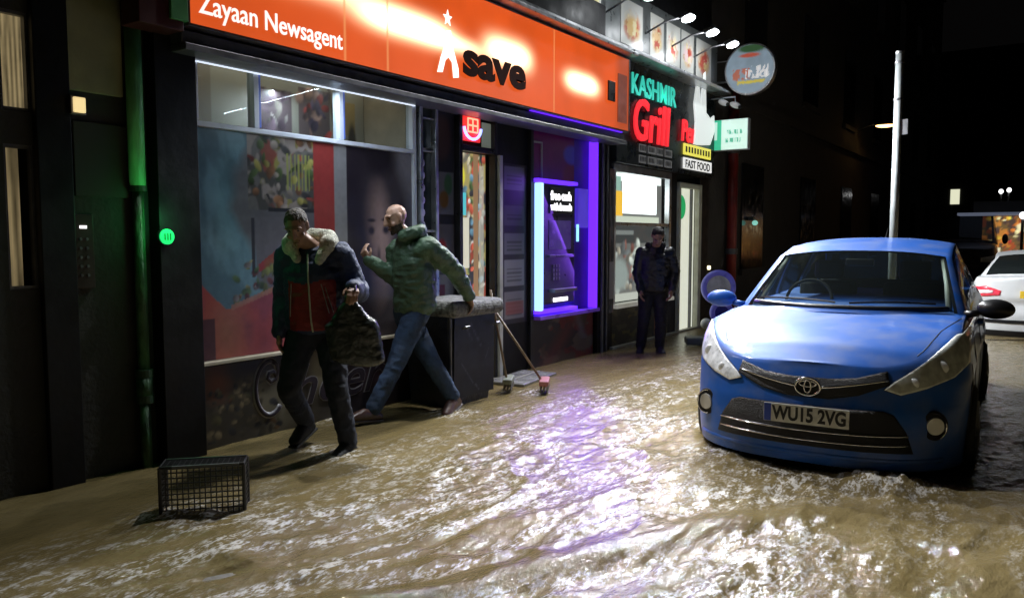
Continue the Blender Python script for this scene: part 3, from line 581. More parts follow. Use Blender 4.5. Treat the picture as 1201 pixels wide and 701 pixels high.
# open door; the bright lobby's light is put into a glowing panel
m = MB(); m.box(-.03, .05, 11.80, 11.86, 0, 2.36); m.box(-.03, .05, 12.62, 12.74, 0, 2.36); m.box(-.03, .05, 11.86, 12.62, 2.28, 2.36); kd = m.build('door_frame', pbr('cream_frame', (.55, .55, .45), .4), tb, bevel=.006)
m = MB(); m.box(-.05, -.04, 11.86, 12.62, .02, 2.28); m.build('lobby_glow_panel', pbr('lobby_glow', (.6, .6, .5), .5, emis=(.85, .88, .72), es=.75), tb)
m = MB(); m.disc((-.03, 12.02, 1.98), (1, 0, 0), .19, .02, 32); m.build('green_door_roundel', pbr('green_roundel', (.02, .35, .12), .4, emis=(.02, .5, .15), es=.6), tb)
m = MB(); m.box(-.04, .0, 12.42, 12.46, .02, 2.28); m.build('door_leaf_edge', M_['dsteel'], tb)

ts = thing('takeaway_sign', 'black fascia sign with teal capitals over big red raised letters and a white shape', 'sign', (0, 11.3, 2.5))
m = MB(); m.box(.0, .10, 9.52, 13.12, 2.49, 3.86); m.build('board', pbr('sign_board', (.02, .025, .027), .3, var=.3), ts, bevel=.006)
m = MB(); m.box(.0, .36, 9.50, 13.15, 3.86, 3.90); m.box(.0, .28, 9.50, 13.15, 3.90, 3.955); m.build('top_rail', M_['steel'], ts, bevel=.005)
text('teal_lettering', 'KASHMIR', (.115, 9.90, 3.44), FU, FV, .40, emit('teal_letters', (.05, .62, .48), .85), ts, .008, .002, .92)
text('red_lettering', 'Grill', (.13, 9.92, 2.84), FU, FV, .80, emit('red_letters', (.95, .028, .04), .95), ts, .015, .008, .86, .12)
text('red_lettering', 'Peri', (.13, 11.62, 2.98), FU, FV, .46, emit('red_letters_b', (.95, .028, .04), .95), ts, .015, .006, .86, .12)
m = MB(); m.prism([(0, 0), (.05, .35), (-.02, .62), (.08, .95), (.18, 1.0), (.24, .7), (.27, .65), (.34, 1.15), (.44, 1.2), (.48, .8), (.5, .55), (.7, .48), (.86, .55), (.9, .3), (.7, .05), (.4, .02), (.15, .0)], (.13, 12.08, 2.96), FU, FV, .03)
m.build('white_hand_shape', emit('white_shape', (.75, .8, .78), .8), ts, bevel=.01)
for i, (y0, z0, w_, mt) in enumerate([(11.75, 2.78, 1.15, emit('yellow_strip', (.80, .72, .10), .9)), (11.75, 2.565, 1.2, emit('white_strip', (.8, .8, .78), .9))]):
    m = MB(); m.box(.105, .125, y0, y0 + w_, z0, z0 + .17); so = m.build('caption_strip', mt, ts, bevel=.004)
    if i == 0:
        m = MB()
        for k in range(9): m.box(.125, .13, y0 + .06 + k * .12, y0 + .12 + k * .12, z0 + .04, z0 + .13)
        m.build('caption_marks', pbr('dark_marks', (.12, .10, .02), .5), so)
text('caption_lettering', 'FAST FOOD', (.128, 11.80, 2.585), FU, FV, .17, pbr('caption_black', (.01, .01, .01), .5), ts, .002, .003, 1.17)
for r in range(2):
    for k in range(4):
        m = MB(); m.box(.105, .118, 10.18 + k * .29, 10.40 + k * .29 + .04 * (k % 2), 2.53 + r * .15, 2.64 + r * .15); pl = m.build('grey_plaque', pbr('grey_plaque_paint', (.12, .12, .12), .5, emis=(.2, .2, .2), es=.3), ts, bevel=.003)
        m = MB()
        for q in range(4): m.box(.118, .121, 10.20 + k * .29 + q * .05, 10.225 + k * .29 + q * .05, 2.555 + r * .15, 2.62 + r * .15)
        m.build('plaque_marks', M_['dplastic'], pl)

def food(seed, warm):
    def f(U, V):
        c = base(U, (.62, .62, .58)); c = mixc(c, warm, blob(U, V, .5, .42, .42, .34, .5)); 
        for i, col in enumerate([(.75, .5, .2), (.5, .22, .07), (.85, .75, .45), (.55, .08, .05)]):
            c = mixc(c, col, np.clip(fbm(U * 5 + i * 9, V * 6, 0, 3, seed + i * 7) * 6 - .8, 0, 1) * blob(U, V, .5, .45, .45, .4, .5))
        return c
    return f
fpb = thing('food_photo_board', 'row of floodlit food photographs on the board above the takeaway sign', 'sign', (0, 11, 3.95))
m = MB(); m.box(-.01, .15, 8.35, 13.05, 3.96, 4.72); m.build('backing_board', pbr('board_grey', (.10, .11, .11), .35, var=.3), fpb, bevel=.006)
for i, (y0, y1, wm) in enumerate([(8.72, 8.95, (.8, .6, .25)), (9.5, 10.15, (.75, .5, .2)), (10.4, 10.85, (.8, .55, .3)), (10.95, 11.45, (.85, .7, .6)), (11.5, 12.0, (.85, .65, .65)), (12.1, 12.75, (.65, .25, .1))]):
    art('food_photograph', (.152, y0, 4.02), FU, FV, y1 - y0, .58, food(100 + i * 13, wm), artmat('food_print_%d' % i, .25), fpb, .02)

# four floodlights on arms over the takeaway sign
def floodlight():
    t = thing('floodlight', '', 'floodlight', (0, 0, 0), 0, 'floodlights on arms over the food photographs')
    m = MB(); m.tube([(.15, 0, -.02), (.45, 0, .10), (.70, 0, .12)], .014, 8); m.build('arm', M_['dsteel'], t, smooth=True, local=True)
    R = Matrix.Rotation(math.radians(-20), 3, 'Y')
    m = MB(); m.obox((.76, 0, .12), .17, .26, .05, R); m.build('housing', M_['dplastic'], t, bevel=.01, local=True)
    m = MB(); m.disc((.77, 0, .085), R @ Vector((0, 0, -1)), .085, .012, 24, .12); m.build('lens', emit('flood_lens', (.85, .95, 1), 14), t, local=True)
    return t
FL = floodlight(); names = ['floodlight nearest the camera, at the top edge of the picture above the food photographs', 'second floodlight from the left over the food photographs', 'third floodlight, between two others over the white food photographs', 'farthest floodlight, beside the round hanging sign']
def copy_tree(o, parent=None):
    c = o.copy(); C.objects.link(c); c.parent = parent
    for ch in list(o.children):
        copy_tree(ch, c)
    return c
SPOTS = [9.05, 10.25, 11.15, 12.0]
fls = []
for i, y in enumerate(SPOTS):
    o = FL if i == 0 else copy_tree(FL); o.location = (0, y, 4.30); o['label'] = names[i]; o['category'] = 'floodlight'; ORG[o.name] = (Vector((0, y, 4.30)), 0); fls.append(o)
EXTRA = [(5.3, 4.9, 'added unseen floodlight above the near half of the orange sign', (3.5, 4.0, 0), 70), (7.5, 4.9, 'added unseen floodlight above the far half of the orange sign', (3.6, 5.4, 0), 72)]  # added above the view, standing in for white light on the street
for y, z, lb_, tg, pw in EXTRA:
    o = thing('floodlight', lb_, 'floodlight', (0, y, z), 0, 'added unseen floodlights over the orange sign')
    for ch in FL.children:
        c = ch.copy(); C.objects.link(c); c.parent = o
    arealight('flood_beam', (.82, y, z + .04), tg, .16, pw, (.97, .98, 1), o, spread=1.85)
for o, y in zip(fls, SPOTS):
    arealight('flood_beam', (.82, y, 4.34), (4.2, y - 4.5, 0) if y < 11.5 else (5.0, 13.6, .4), .16, [75, 85, 80, 190][SPOTS.index(y)], (.93, .97, 1), o, spread=1.6)
    arealight('board_wash', (.70, y, 4.35), (.1, y, 4.1),   .12, 7, (.93, .97, 1), o)

rs = thing('round_sign', 'round projecting sign with silver rim beside the floodlights', 'sign', (0, 13.2, 4.2))
def rsart(U, V):
    c = base(U, (.25, .33, .40)) * (1 + .2 * fbm(U * 6, V * 6))[..., None]; c = mixc(c, (.04, .10, .04), blob(U, V, .55, .92, .34, .10)); c = mixc(c, (.50, .10, .06), blob(U, V, .5, .78, .25, .05)); c = mixc(c, (.45, .15, .10), rect(U, V, .15, .5, .28, .52) * (fbm(U * 22, V * 14, 0, 2, 5) > -.1)); c = mixc(c, (.85, .85, .85), rect(U, V, .42, .9, .30, .55) * (fbm(U * 24, V * 14, 0, 2, 9) > -.2)); c = mixc(c, (.6, .5, .08), rect(U, V, .25, .82, .20, .26)); return c
XU = (1, 0, 0)
m = MB(); m.disc((.66, 13.2, 4.24), (0, 1, 0), .42, .12, 48); m.build('drum', M_['steel'], rs, bevel=.008)
# round art face built as clipped fan of coloured vertices
def round_art(name, c, r, func, mat, parent):
    vs = [(c[0], c[1], c[2])]; uv = [(.5, .5)]; nr, na = 22, 64; fs = []
    for i in range(1, nr + 1):
        for k in range(na):
            a = 2 * math.pi * k / na; vs.append((c[0] + r * i / nr * math.cos(a), c[1], c[2] + r * i / nr * math.sin(a))); uv.append((.5 + .5 * i / nr * math.cos(a), .5 + .5 * i / nr * math.sin(a)))
    for k in range(na): fs.append((0, 1 + k, 1 + (k + 1) % na))
    for i in range(nr - 1):
        for k in range(na): a = 1 + i * na; fs.append((a + k, a + na + k, a + na + (k + 1) % na, a + (k + 1) % na))
    me = bpy.data.meshes.new(name); me.from_pydata(vs, [], fs); uv = np.array(uv); col = func(uv[:, 0], uv[:, 1]).reshape(-1, 3)
    ca = me.color_attributes.new('Col', 'FLOAT_COLOR', 'POINT'); d = np.ones((len(vs), 4)); d[:, :3] = col; ca.data.foreach_set('color', d.ravel())
    return link_mesh(name, me, mat, parent)
round_art('printed_face', (.66, 13.135, 4.24), .39, rsart, artmat('round_sign_face', .35, .6), rs)
m = MB(); m.tube([(.0, 13.2, 4.08), (.30, 13.2, 4.08)], .018, 8); m.tube([(.0, 13.2, 4.42), (.30, 13.2, 4.42)], .012, 8); m.build('bracket', M_['steel'], rs)
ps = thing('pharmacy_sign', 'rectangular white and green lit projecting sign below the round sign', 'sign', (0, 13.2, 3.2))
m = MB(); m.box(.0, .66, 13.15, 13.27, 2.95, 3.46); m.build('casing', M_['whiteframe'], ps, bevel=.006)
def psart(U, V):
    c = base(U, (.62, .85, .75)); c = mixc(c, (.05, .50, .28), rect(U, V, 0, .32, 0, 1)); c = mixc(c, (.75, .95, .88), rect(U, V, 0, .2, .35, .95) * .7)
    for a, b_ in ((.52, .66), (.24, .38)): c = mixc(c, (.10, .42, .28), rect(U, V, .42, .86, a, b_) * (np.sin(U * 95) + np.sin(U * 41 + V * 8) > -.1))
    return c
art('printed_face', (.01, 13.146, 2.96), XU, FV, .64, .49, psart, artmat('pharmacy_face', .3, .85), ps, .012)
for i, (x, z, lb_) in enumerate([(.30, 3.70, 'left one of two small white security cameras under the round sign'), (.50, 3.64, 'right one of two small white security cameras under the round sign')]):
    cc = thing('security_camera', lb_, 'camera', (x, 12.9, z), 0, 'security cameras under the round sign')
    m = MB(); m.tube([(.0, 12.95, 3.78), (x, 12.95, 3.78), (x, 12.95, z + .02)], .012, 8); m.build('bracket', M_['whiteframe'], cc)
    m = MB(); m.ell((x + .02, 12.9, z), (.10, .05, .05), R=Matrix.Rotation(.4, 3, 'Y')); m.build('body', pbr('camera_white', (.75, .75, .75), .4), cc, smooth=True)
    m = MB(); m.disc((x + .10, 12.88, z - .04), (1, -.4, -.4), .03, .02, 16); m.build('lens', M_['dplastic'], cc)

# ------------------------------------------------------------------ terrace beyond
tr = thing('sandstone_terrace', 'unlit dark stone tenement running away beyond the takeaway', 'building', (0, 30, 0))
m = MB(); m.box(-.5, -.05, 13.15, 44, -.14, 13); m.build('wall', M_['brick'], tr)
for i in range(7):
    for z0 in (.9, 4.6, 8.0):
        y = 15 + i * 4.2
        m = MB(); m.box(-.05, -.02, y, y + 1.3, z0, z0 + 2.0); wf = m.build('window', pbr('dark_sash_%d_%d' % (i, int(z0)), (.018, .02, .022), .15), tr)
        m = MB(); m.box(-.05, .04, y - .1, y + 1.4, z0 - .12, z0); m.build('sill', M_['brick'], wf)
m = MB(); m.box(-.05, .06, 13.15, 44, 3.9, 4.1); m.box(-.05, .06, 13.15, 44, 12.7, 13); m.build('string_course', M_['brick'], tr)
dpz = thing('red_downpipe', 'dark red downpipe on the wall just past the pharmacy sign', 'downpipe', (.1, 14.2, 0))
m = MB(); m.tube([(.06, 14.2, -.1), (.06, 14.2, 4.1)], .09, 12); m.build('pipe', pbr('red_gloss', (.22, .02, .015), .4, var=.4, vs=3), dpz, smooth=True)
m = MB(); m.tube([(.06, 14.2, 3.0), (.06, 14.2, 3.1)], .11, 12); m.tube([(.06, 14.2, 1.2), (.06, 14.2, 1.3)], .11, 12); m.build('collar', M_['dsteel'], dpz)
dl = thing('door_side_lamp', 'small warm lamp in the dark entry right of the takeaway door', 'lamp', (0, 13.25, 1.0))
m = MB(); m.disc((-.02, 13.30, .98), (1, 0, 0), .035, .04, 12); m.build('bulb', emit('warm_bulb', (1, .85, .5), 2.5), dl)
gl2 = thing('green_glow_lamp', 'tiny pale green light on the dark wall beyond the takeaway', 'lamp', (0, 15.4, 1.9))
m = MB(); m.ell((.1, 15.4, 1.78), (.05, .10, .05)); m.build('bulb', emit('pale_green_bulb', (.35, .9, .75), .6), gl2)
m = MB(); m.box(-.05, .08, 15.36, 15.44, 1.83, 1.9); m.build('bracket', M_['dsteel'], gl2)
ol = thing('street_lamp', 'orange glowing street lamp reaching out from the dark terrace', 'street lamp', (0, 25, 4.7))
m = MB(); m.tube([(-.05, 25, 4.6), (.5, 25, 4.75)], .03, 8); m.build('arm', M_['dsteel'], ol)
m = MB(); m.ell((.75, 25, 4.72), (.30, .15, .06)); m.build('head', M_['dsteel'], ol, smooth=True)
m = MB(); m.ell((.75, 25, 4.68), (.26, .13, .06)); m.build('lens', emit('sodium', (1, .55, .18), 7), ol, smooth=True)
ol.location.x = 0

# far end of the street
fb = thing('distant_block', 'distant dark block of flats with one small lit window', 'building', (3, 62, 0))
m = MB(); m.box(-8, 34, 62, 72, -.14, 14); m.build('wall', pbr('far_render', (.02, .02, .02), .9), fb)
for x in range(-4, 30, 3):
    for z0 in (2.2, 5.2, 8.2):
        m = MB(); m.box(x, x + 1.2, 61.97, 62, z0, z0 + 1.5)
        m.build('window', pbr('far_dark_%d_%d' % (x, int(z0)), (.01, .01, .012), .2), fb)
m = MB(); m.box(-1.2, -.65, 61.93, 61.965, 3.75, 4.75); m.build('window', emit('far_lit_window', (.85, .85, .62), .9), fb)
kk = thing('corner_kiosk', 'far shop with yellow and orange lit window display behind the white car', 'shop', (5, 29, 0))
m = MB(); m.box(2.75, 9, 28.5, 32, 2.15, 2.6); m.box(2.75, 3.0, 28.5, 32, -.1, 2.15); m.box(8.8, 9, 28.5, 32, -.1, 2.15); m.box(3.0, 8.8, 31.8, 32, -.1, 2.15); m.box(3.0, 8.8, 28.5, 28.6, -.1, .8); m.build('shell', M_['darkwall'], kk)
def kart(U, V):
    c = busy(U, V, [(.16, .10, .04), (.5, .2, .04), (.35, .08, .03), (.08, .05, .04)], 6, 9, 5); c = clutter(c, U, V, 0, .6, 0, 1, 120, [(1, .6, .08), (.8, .25, .05), (.15, .08, .04), (.9, .8, .4), (.5, .05, .04)], .02, 8, 3); c = mixc(c, (.95, .85, .5), blob(U, V, .19, .75, .04, .12)); c = mixc(c, (.6, .25, .05), rect(U, V, .26, .36, .2, .7)); c = mixc(c, (.55, .04, .04), blob(U, V, .33, .85, .03, .12)); c = mixc(c, (.8, .75, .6), blob(U, V, .06, .2, .03, .12)); c = mixc(c, (.95, .7, .2), rect(U, V, .5, .7, .3, .8)); return c
art('lit_display', (3.0, 28.7, .8), XU, FV, 5.8, 1.35, kart, artmat('kiosk_display', .5, 1.0), kk, .04)
m = MB(); m.box(2.4, 9.2, 27.6, 28.5, 2.16, 2.24); m.build('canopy', pbr('pale_canopy', (.25, .28, .38), .4, emis=(.3, .35, .5), es=.25), kk)
for i, (x, y, z, h_, lbl) in enumerate([(2.87, 40, 3.45, .7, 'far white street lamp with grey post left of its twin'), (3.16, 40, 3.5, .3, 'far small white lamp, right of the grey post'), (4.13, 26, 2.1, .5, 'white lamp under the kiosk canopy at the right edge')]):
    sl = thing('street_lamp', lbl, 'street lamp', (x, y, 0), 0, 'small white lamps far down the street')
    m = MB(); m.tube([(x, y, -.1), (x, y, z)], .04, 8); m.build('post', pbr('lamp_post_%d' % i, (.2, .2, .2), .5), sl)
    m = MB(); m.ell((x, y - .05, z), (.09, .09, .10)); m.build('lens', emit('far_white_%d' % i, (1, 1, 1), 2.2), sl, smooth=True)

# pole behind the car
pp = thing('sign_pole', 'tall bare galvanised pole standing behind the blue car', 'pole', (2.92, 13.0, 0))
m = MB(); m.tube([(2.92, 13, -.14), (2.92, 13, 4.17)], .058, 16); m.build('shaft', pbr('galvanised', (.28, .30, .30), .5, .2, var=.15), pp, smooth=True)
m = MB(); m.tube([(2.92, 13, 4.17), (2.92, 13, 4.20)], .062, 16); m.build('cap', M_['steel'], pp)
for z in (4.03, 3.5): m = MB(); m.tube([(2.92, 13, z), (2.92, 13, z + .03)], .068, 16); m.build('clamp', M_['dsteel'], pp)
m = MB(); m.box(2.96, 3.06, 12.97, 13.0, 3.0, 3.22); m.build('bracket_plate', M_['dsteel'], pp)
#@@PART2
# ------------------------------------------------------------------ cars
def lerp(x, xs, ys): return float(np.interp(x, xs, ys))
def car_shell(P):
    """local frame: y from 0 at the end that faces the camera, z=0 the water line; returns vert/face groups"""
    W_, L_ = P['W'], P['L']; D, nD, D2 = P['D'], P['n'], P['D2']
    pts = []
    for i in range(29):
        t = math.pi / 2 * i / 28; pts.append((W_ * math.sin(t) ** (2 / nD), D * (1 - math.cos(t) ** (2 / nD))))
    for i in range(1, 40): pts.append((W_, D + (L_ - D - D2) * i / 40))
    for i in range(19):
        t = math.pi / 2 * i / 18; pts.append((W_ * math.cos(t) ** (2 / 3), L_ - D2 * (1 - math.sin(t) ** (2 / 3))))
    NR = 26; rows = []
    for v in range(NR + 1):
        row = []
        for (x, y) in pts:
            cz = lerp(y, *P['crest']); z = P['zb'] + (cz - P['zb']) * v / NR
            wf = max(0, 1 - y / D) ** 1.0; wr = max(0, 1 - (L_ - y) / D2)
            yy = y + wf * lerp(z, *P['rake']) - wr * lerp(z, *P['rake2'])
            k = 1 - P.get('tuck', .04) * ((z - .42) / .5) ** 2
            if v > NR - 4: k -= .006 * (v - NR + 4) ** 1.5 * (1 - wf * .8)
            k += .010 * math.exp(-((z - .60) / .05) ** 2) * (1 - wf)
            row.append(Vector((x * k, yy, z)))
        rows.append(row)
    n = len(pts); vs = []; fs = []
    for sgn in (1, -1):
        b = len(vs)
        for r in rows: vs += [(p.x * sgn, p.y, p.z) for p in r]
        for v in range(NR):
            for i in range(n - 1):
                q = (b + v * n + i, b + v * n + i + 1, b + (v + 1) * n + i + 1, b + (v + 1) * n + i); fs.append(q if sgn > 0 else q[::-1])
    top = rows[-1]; b = len(vs); K = 24
    for p in top:
        zc = lerp(p.y, *P['cen'])
        for k in range(K + 1):
            u = -1 + 2 * k / K; z = p.z + (zc - p.z) * (1 - abs(u) ** 2.4)
            vs.append((p.x * u, p.y, z))
    for i in range(n - 1):
        for k in range(K): a = b + i * (K + 1) + k; fs.append((a, a + 1, a + K + 2, a + K + 1))
    body = (vs, fs)
    # greenhouse
    ys = np.concatenate([np.linspace(P['yb'], P['yt'], 18), np.linspace(P['yt'], P['yr'], 26)[1:], np.linspace(P['yr'], P['ye'], 10)[1:]])
    NS, NT = 12, 16; grid = []
    for y in ys:
        zt = lerp(y, *P['roof']); xr = lerp(y, *P['rail']); xb = lerp(y, *P['beltx']); zb = lerp(y, *P['crest']) - .04
        dr = P.get('crown', .06); zr = max(zt - dr, zb + .002); col = []
        fw = max(0, 1 - (y - P['yb']) / (P['yt'] - P['yb'])); rw = max(0, (y - P['yr']) / (P['ye'] - P['yr'])) if y > P['yr'] else 0
        for i in range(NS + 1):
            t = i / NS; col.append((xb + (xr - xb) * t ** 1.25, y, zb + (zr - zb) * t))
        for i in range(1, NT + 1):
            t = i / NT; x = xr * (1 - t); z = zr + (max(zt, zr) - zr) * (1 - (1 - t) ** 2.6)
            col.append((x, y, z))
        col2 = [(x, yy + P.get('bow', .28) * fw * (x / .75) ** 2 - .15 * rw * (x / .7) ** 2, z) for x, yy, z in col]
        grid.append(col2)
    n2 = NS + NT + 1; groups = {'paint': [], 'windshield': [], 'side': [], 'rear': []}; V = []
    for sgn in (1, -1):
        for c in grid: V += [(x * sgn, y, z) for x, y, z in c]
    m = len(grid) * n2
    for s_ in (0, 1):
        for j in range(len(grid) - 1):
            y = ys[j]
            for i in range(n2 - 1):
                q = (s_ * m + j * n2 + i, s_ * m + (j + 1) * n2 + i, s_ * m + (j + 1) * n2 + i + 1, s_ * m + j * n2 + i + 1)
                if s_: q = q[::-1]
                g = 'paint'
                if i > NS and y < P['yt'] - .02 and j > 0: g = 'windshield'
                elif i > NS and y > P['yr'] + .05 and j < len(grid) - 2: g = 'rear'
                elif 1 <= i < NS - 1 and P['yb'] + .35 < y < P['yr'] + .2 and not any(abs(y - p) < .06 for p in P['pillars']): g = 'side'
                groups[g].append(q)
    return body, V, groups
def clean(V, F):
    used = sorted({i for f in F for i in f}); mp = {u: i for i, u in enumerate(used)}
    return [V[u] for u in used], [tuple(mp[i] for i in f) for f in F]
def weld(o, d=.0006):
    bm = bmesh.new(); bm.from_mesh(o.data); bmesh.ops.remove_doubles(bm, verts=bm.verts, dist=d); bmesh.ops.dissolve_degenerate(bm, edges=bm.edges, dist=.0002)
    bm.to_mesh(o.data); bm.free(); o.data.polygons.foreach_set('use_smooth', [True] * len(o.data.polygons)); return o
def bvh_of(vs, fs): return BVHTree.FromPolygons([Vector(v) for v in vs], fs)
def patch(bvh, poly, o_dir, off=.004, sub=.03, plane='xz', th=.0):
    """drape a polygon (given in the plane across o_dir) on the body"""
    bm = bmesh.new(); vs = [bm.verts.new((a, b, 0)) for a, b in poly]; f = bm.faces.new(vs); bmesh.ops.triangulate(bm, faces=[f])
    for _ in range(7):
        e = [e for e in bm.edges if e.calc_length() > sub]
        if not e: break
        bmesh.ops.subdivide_edges(bm, edges=e, cuts=1, use_grid_fill=False); bmesh.ops.triangulate(bm, faces=[f for f in bm.faces if len(f.verts) > 3])
    ok = {}; vs = []
    for v in bm.verts:
        a, b = v.co.x, v.co.y
        if plane == 'xz': org, d = Vector((a, -3, b)), Vector((0, 1, 0))
        elif plane == 'yz+': org, d = Vector((3, a, b)), Vector((-1, 0, 0))
        elif plane == 'yz-': org, d = Vector((-3, a, b)), Vector((1, 0, 0))
        else: org, d = Vector((a, b, 5)), Vector((0, 0, -1))
        hit, nr, ix, ds = bvh.ray_cast(org, d)
        if hit is None: continue
        if nr.dot(d) > 0: nr = -nr
        ok[v.index] = len(vs); vs.append(tuple(hit + nr * off))
    bm.verts.index_update(); fs = []
    for f in bm.faces:
        ids = [v.index for v in f.verts]
        if all(i in ok for i in ids): fs.append(tuple(ok[i] for i in ids))
    bm.free(); return vs, fs
def patch_obj(name, bvh, poly, mat, parent, off=.004, plane='xz', sub=.03, th=.006):
    vs, fs = patch(bvh, poly, None, off, sub, plane)
    m = MB(); m.add(vs, fs); o = m.build(name, mat, parent, smooth=True, local=True)
    bm = bmesh.new(); bm.from_mesh(o.data); bmesh.ops.recalc_face_normals(bm, faces=bm.faces); bm.to_mesh(o.data); bm.free()
    o.data.polygons.foreach_set('use_smooth', [True] * len(o.data.polygons))
    if th: md = o.modifiers.new('thick', 'SOLIDIFY'); md.thickness = th; md.offset = 0
    return o
def drape(bvh, pts, off=.006):
    out = []
    for (a, b) in pts:
        hit, nr, ix, ds = bvh.ray_cast(Vector((a, -3, b)), Vector((0, 1, 0)))
        if hit is not None: out.append(hit + Vector((0, -off, 0)))
    return out
def carpaint(name, col, metal=.35, dirt=.25):
    m, N, L, b = newmat(name); tc = N.new('ShaderNodeTexCoord')
    n = N.new('ShaderNodeTexNoise'); n.inputs['Scale'].default_value = 5; n.inputs['Detail'].default_value = 8; L.new(tc.outputs['Object'], n.inputs['Vector'])
    n2 = N.new('ShaderNodeTexNoise'); n2.inputs['Scale'].default_value = 120; n2.inputs['Detail'].default_value = 3; L.new(tc.outputs['Object'], n2.inputs['Vector'])
    r = N.new('ShaderNodeMapRange'); r.inputs[1].default_value = .42; r.inputs[2].default_value = .75; r.inputs[4].default_value = dirt; L.new(n.outputs['Fac'], r.inputs[0])
    x = N.new('ShaderNodeMix'); x.data_type = 'RGBA'; L.new(r.outputs[0], x.inputs[0]); x.inputs[6].default_value = (*col, 1); x.inputs[7].default_value = (.20, .21, .22, 1)
    L.new(x.outputs[2], b.inputs['Base Color']); b.inputs['Metallic'].default_value = metal
    r2 = N.new('ShaderNodeMapRange'); r2.inputs[3].default_value = .38; r2.inputs[4].default_value = .6; L.new(n.outputs['Fac'], r2.inputs[0]); L.new(r2.outputs[0], b.inputs['Roughness'])
    b.inputs['Specular IOR Level'].default_value = .25; b.inputs['Coat Weight'].default_value = .4; r3 = N.new('ShaderNodeMapRange'); r3.inputs[1].default_value = .4; r3.inputs[2].default_value = .7; r3.inputs[3].default_value = .06; r3.inputs[4].default_value = .22; L.new(n2.outputs['Fac'], r3.inputs[0]); L.new(r3.outputs[0], b.inputs['Coat Roughness'])
    return m
M_['carglass'] = glassmat('car_glass', (.72, .80, .77), .2, .02)
M_['chrome'] = pbr('chrome', (.7, .7, .72), .12, 1, var=.1)
M_['rubber'] = pbr('tyre_rubber', (.02, .02, .02), .7, bump=.4)
def wheel(parent, x, y, r=.32):
    sg = 1 if x > 0 else -1
    m = MB(); R = []
    pr = [(-.11, .20), (-.11, r - .03), (-.09, r), (.07, r), (.095, r - .03), (.095, .22)]
    n = 36
    for a_, rr in pr:
        for k in range(n): t = 2 * math.pi * k / n; R.append((x - sg * .0 + sg * a_ - sg * .08, y + rr * math.cos(t), r - .14 + rr * math.sin(t)))
    fs = [(i * n + k, i * n + (k + 1) % n, (i + 1) * n + (k + 1) % n, (i + 1) * n + k) for i in range(len(pr) - 1) for k in range(n)]
    m.add(R, fs); w = m.build('wheel', M_['rubber'], parent, smooth=True, local=True)
    m = MB(); c = (x + sg * .005, y, r - .14)
    m.disc((x - sg * .06, y, r - .14), (sg, 0, 0), .225, .02, 28)
    for k in range(5):
        t = 2 * math.pi * k / 5 + .3; d = Vector((0, math.cos(t), math.sin(t))); m.tube([Vector(c) + d * .02, Vector(c) + d * .215], [.035, .022], 8)
    m.disc(c, (sg, 0, 0), .05, .03, 16); m.build('rim', M_['dsteel'], w, bevel=.003, local=True)

P = dict(W=.895, L=4.46, D=.78, n=2.55, D2=.5, zb=.045,
    crest=([0, .06, .14, .25, .4, .6, 1.1, 2.2, 4.0, 4.46], [.68, .685, .71, .765, .83, .885, .925, .95, 1.0, .98]),
    cen=([0, .12, .3, .6, 1.1, 1.5, 4.4], [.67, .70, .795, .875, .95, .98, 1.0]),
    rake=([-.1, .05, .14, .32, .42, .5, .58, .68, .8, 1], [.10, .03, .0, .0, .01, .035, .05, .10, .16, .25]),
    rake2=([-.1, .3, .9, 1.1], [.05, 0, .08, .15]),
    yb=1.02, yt=2.06, yr=3.85, ye=4.38,
    roof=([1.02, 1.2, 2.06, 2.5, 3.0, 3.6, 3.85, 4.38], [.945, 1.03, 1.39, 1.47, 1.50, 1.475, 1.43, .98]),
    rail=([1.02, 2.06, 3.0, 3.85, 4.38], [.83, .675, .65, .60, .70]), beltx=([1.02, 2.0, 3.6, 4.38], [.845, .84, .83, .74]), pillars=[1.62, 2.55, 3.45], crown=.055)
car = thing('parked_car', 'blue people carrier facing the camera in brown floodwater, plate WU15 2VG', 'car', (3.645, 5.24, 0), math.radians(2.4))
blue = carpaint('metallic_blue_paint', (.014, .10, .43), .12, .4)
(bv, bf), GV, GG = car_shell(P)
m = MB(); m.add(bv, bf); body = weld(m.build('body', blue, car, smooth=True, local=True))
V_, F_ = clean(GV, GG['paint']); m = MB(); m.add(V_, F_); roofo = weld(m.build('roof', blue, car, smooth=True, local=True)); m = MB(); m.add([(x * .972, 2.6 + (y - 2.6) * .985, z - .014) for x, y, z in V_], F_); weld(m.build('headliner', pbr('dark_lining', (.03, .03, .032), .9), car, smooth=True, local=True))
V_, F_ = clean(GV, GG['windshield']); m = MB(); m.add(V_, F_); ws = weld(m.build('windscreen', M_['carglass'], car, smooth=True, local=True))
for sgn in (1, -1):
    for (a, b_) in ((0, 1.62), (1.62, 2.55), (2.55, 3.45), (3.45, 5)):
        F = [f for f in GG['side'] if all(GV[i][0] * sgn > 0 for i in f) and a <= sum(GV[i][1] for i in f) / 4 < b_]
        if F: V_, F_ = clean(GV, F); m = MB(); m.add(V_, F_); weld(m.build('side_window', M_['carglass'], car, smooth=True, local=True))
V_, F_ = clean(GV, GG['rear']); m = MB(); m.add(V_, F_); weld(m.build('rear_window', M_['carglass'], car, smooth=True, local=True))
bvh = bvh_of(bv, bf); bvg = bvh_of(GV, sum(GG.values(), []))
mir = lambda p: [(-a, b_) for a, b_ in p][::-1]
gr_m = pbr('grille_black', (.008, .008, .009), .4, bump=.6, bs=90, stretch=(1, 1, 3))
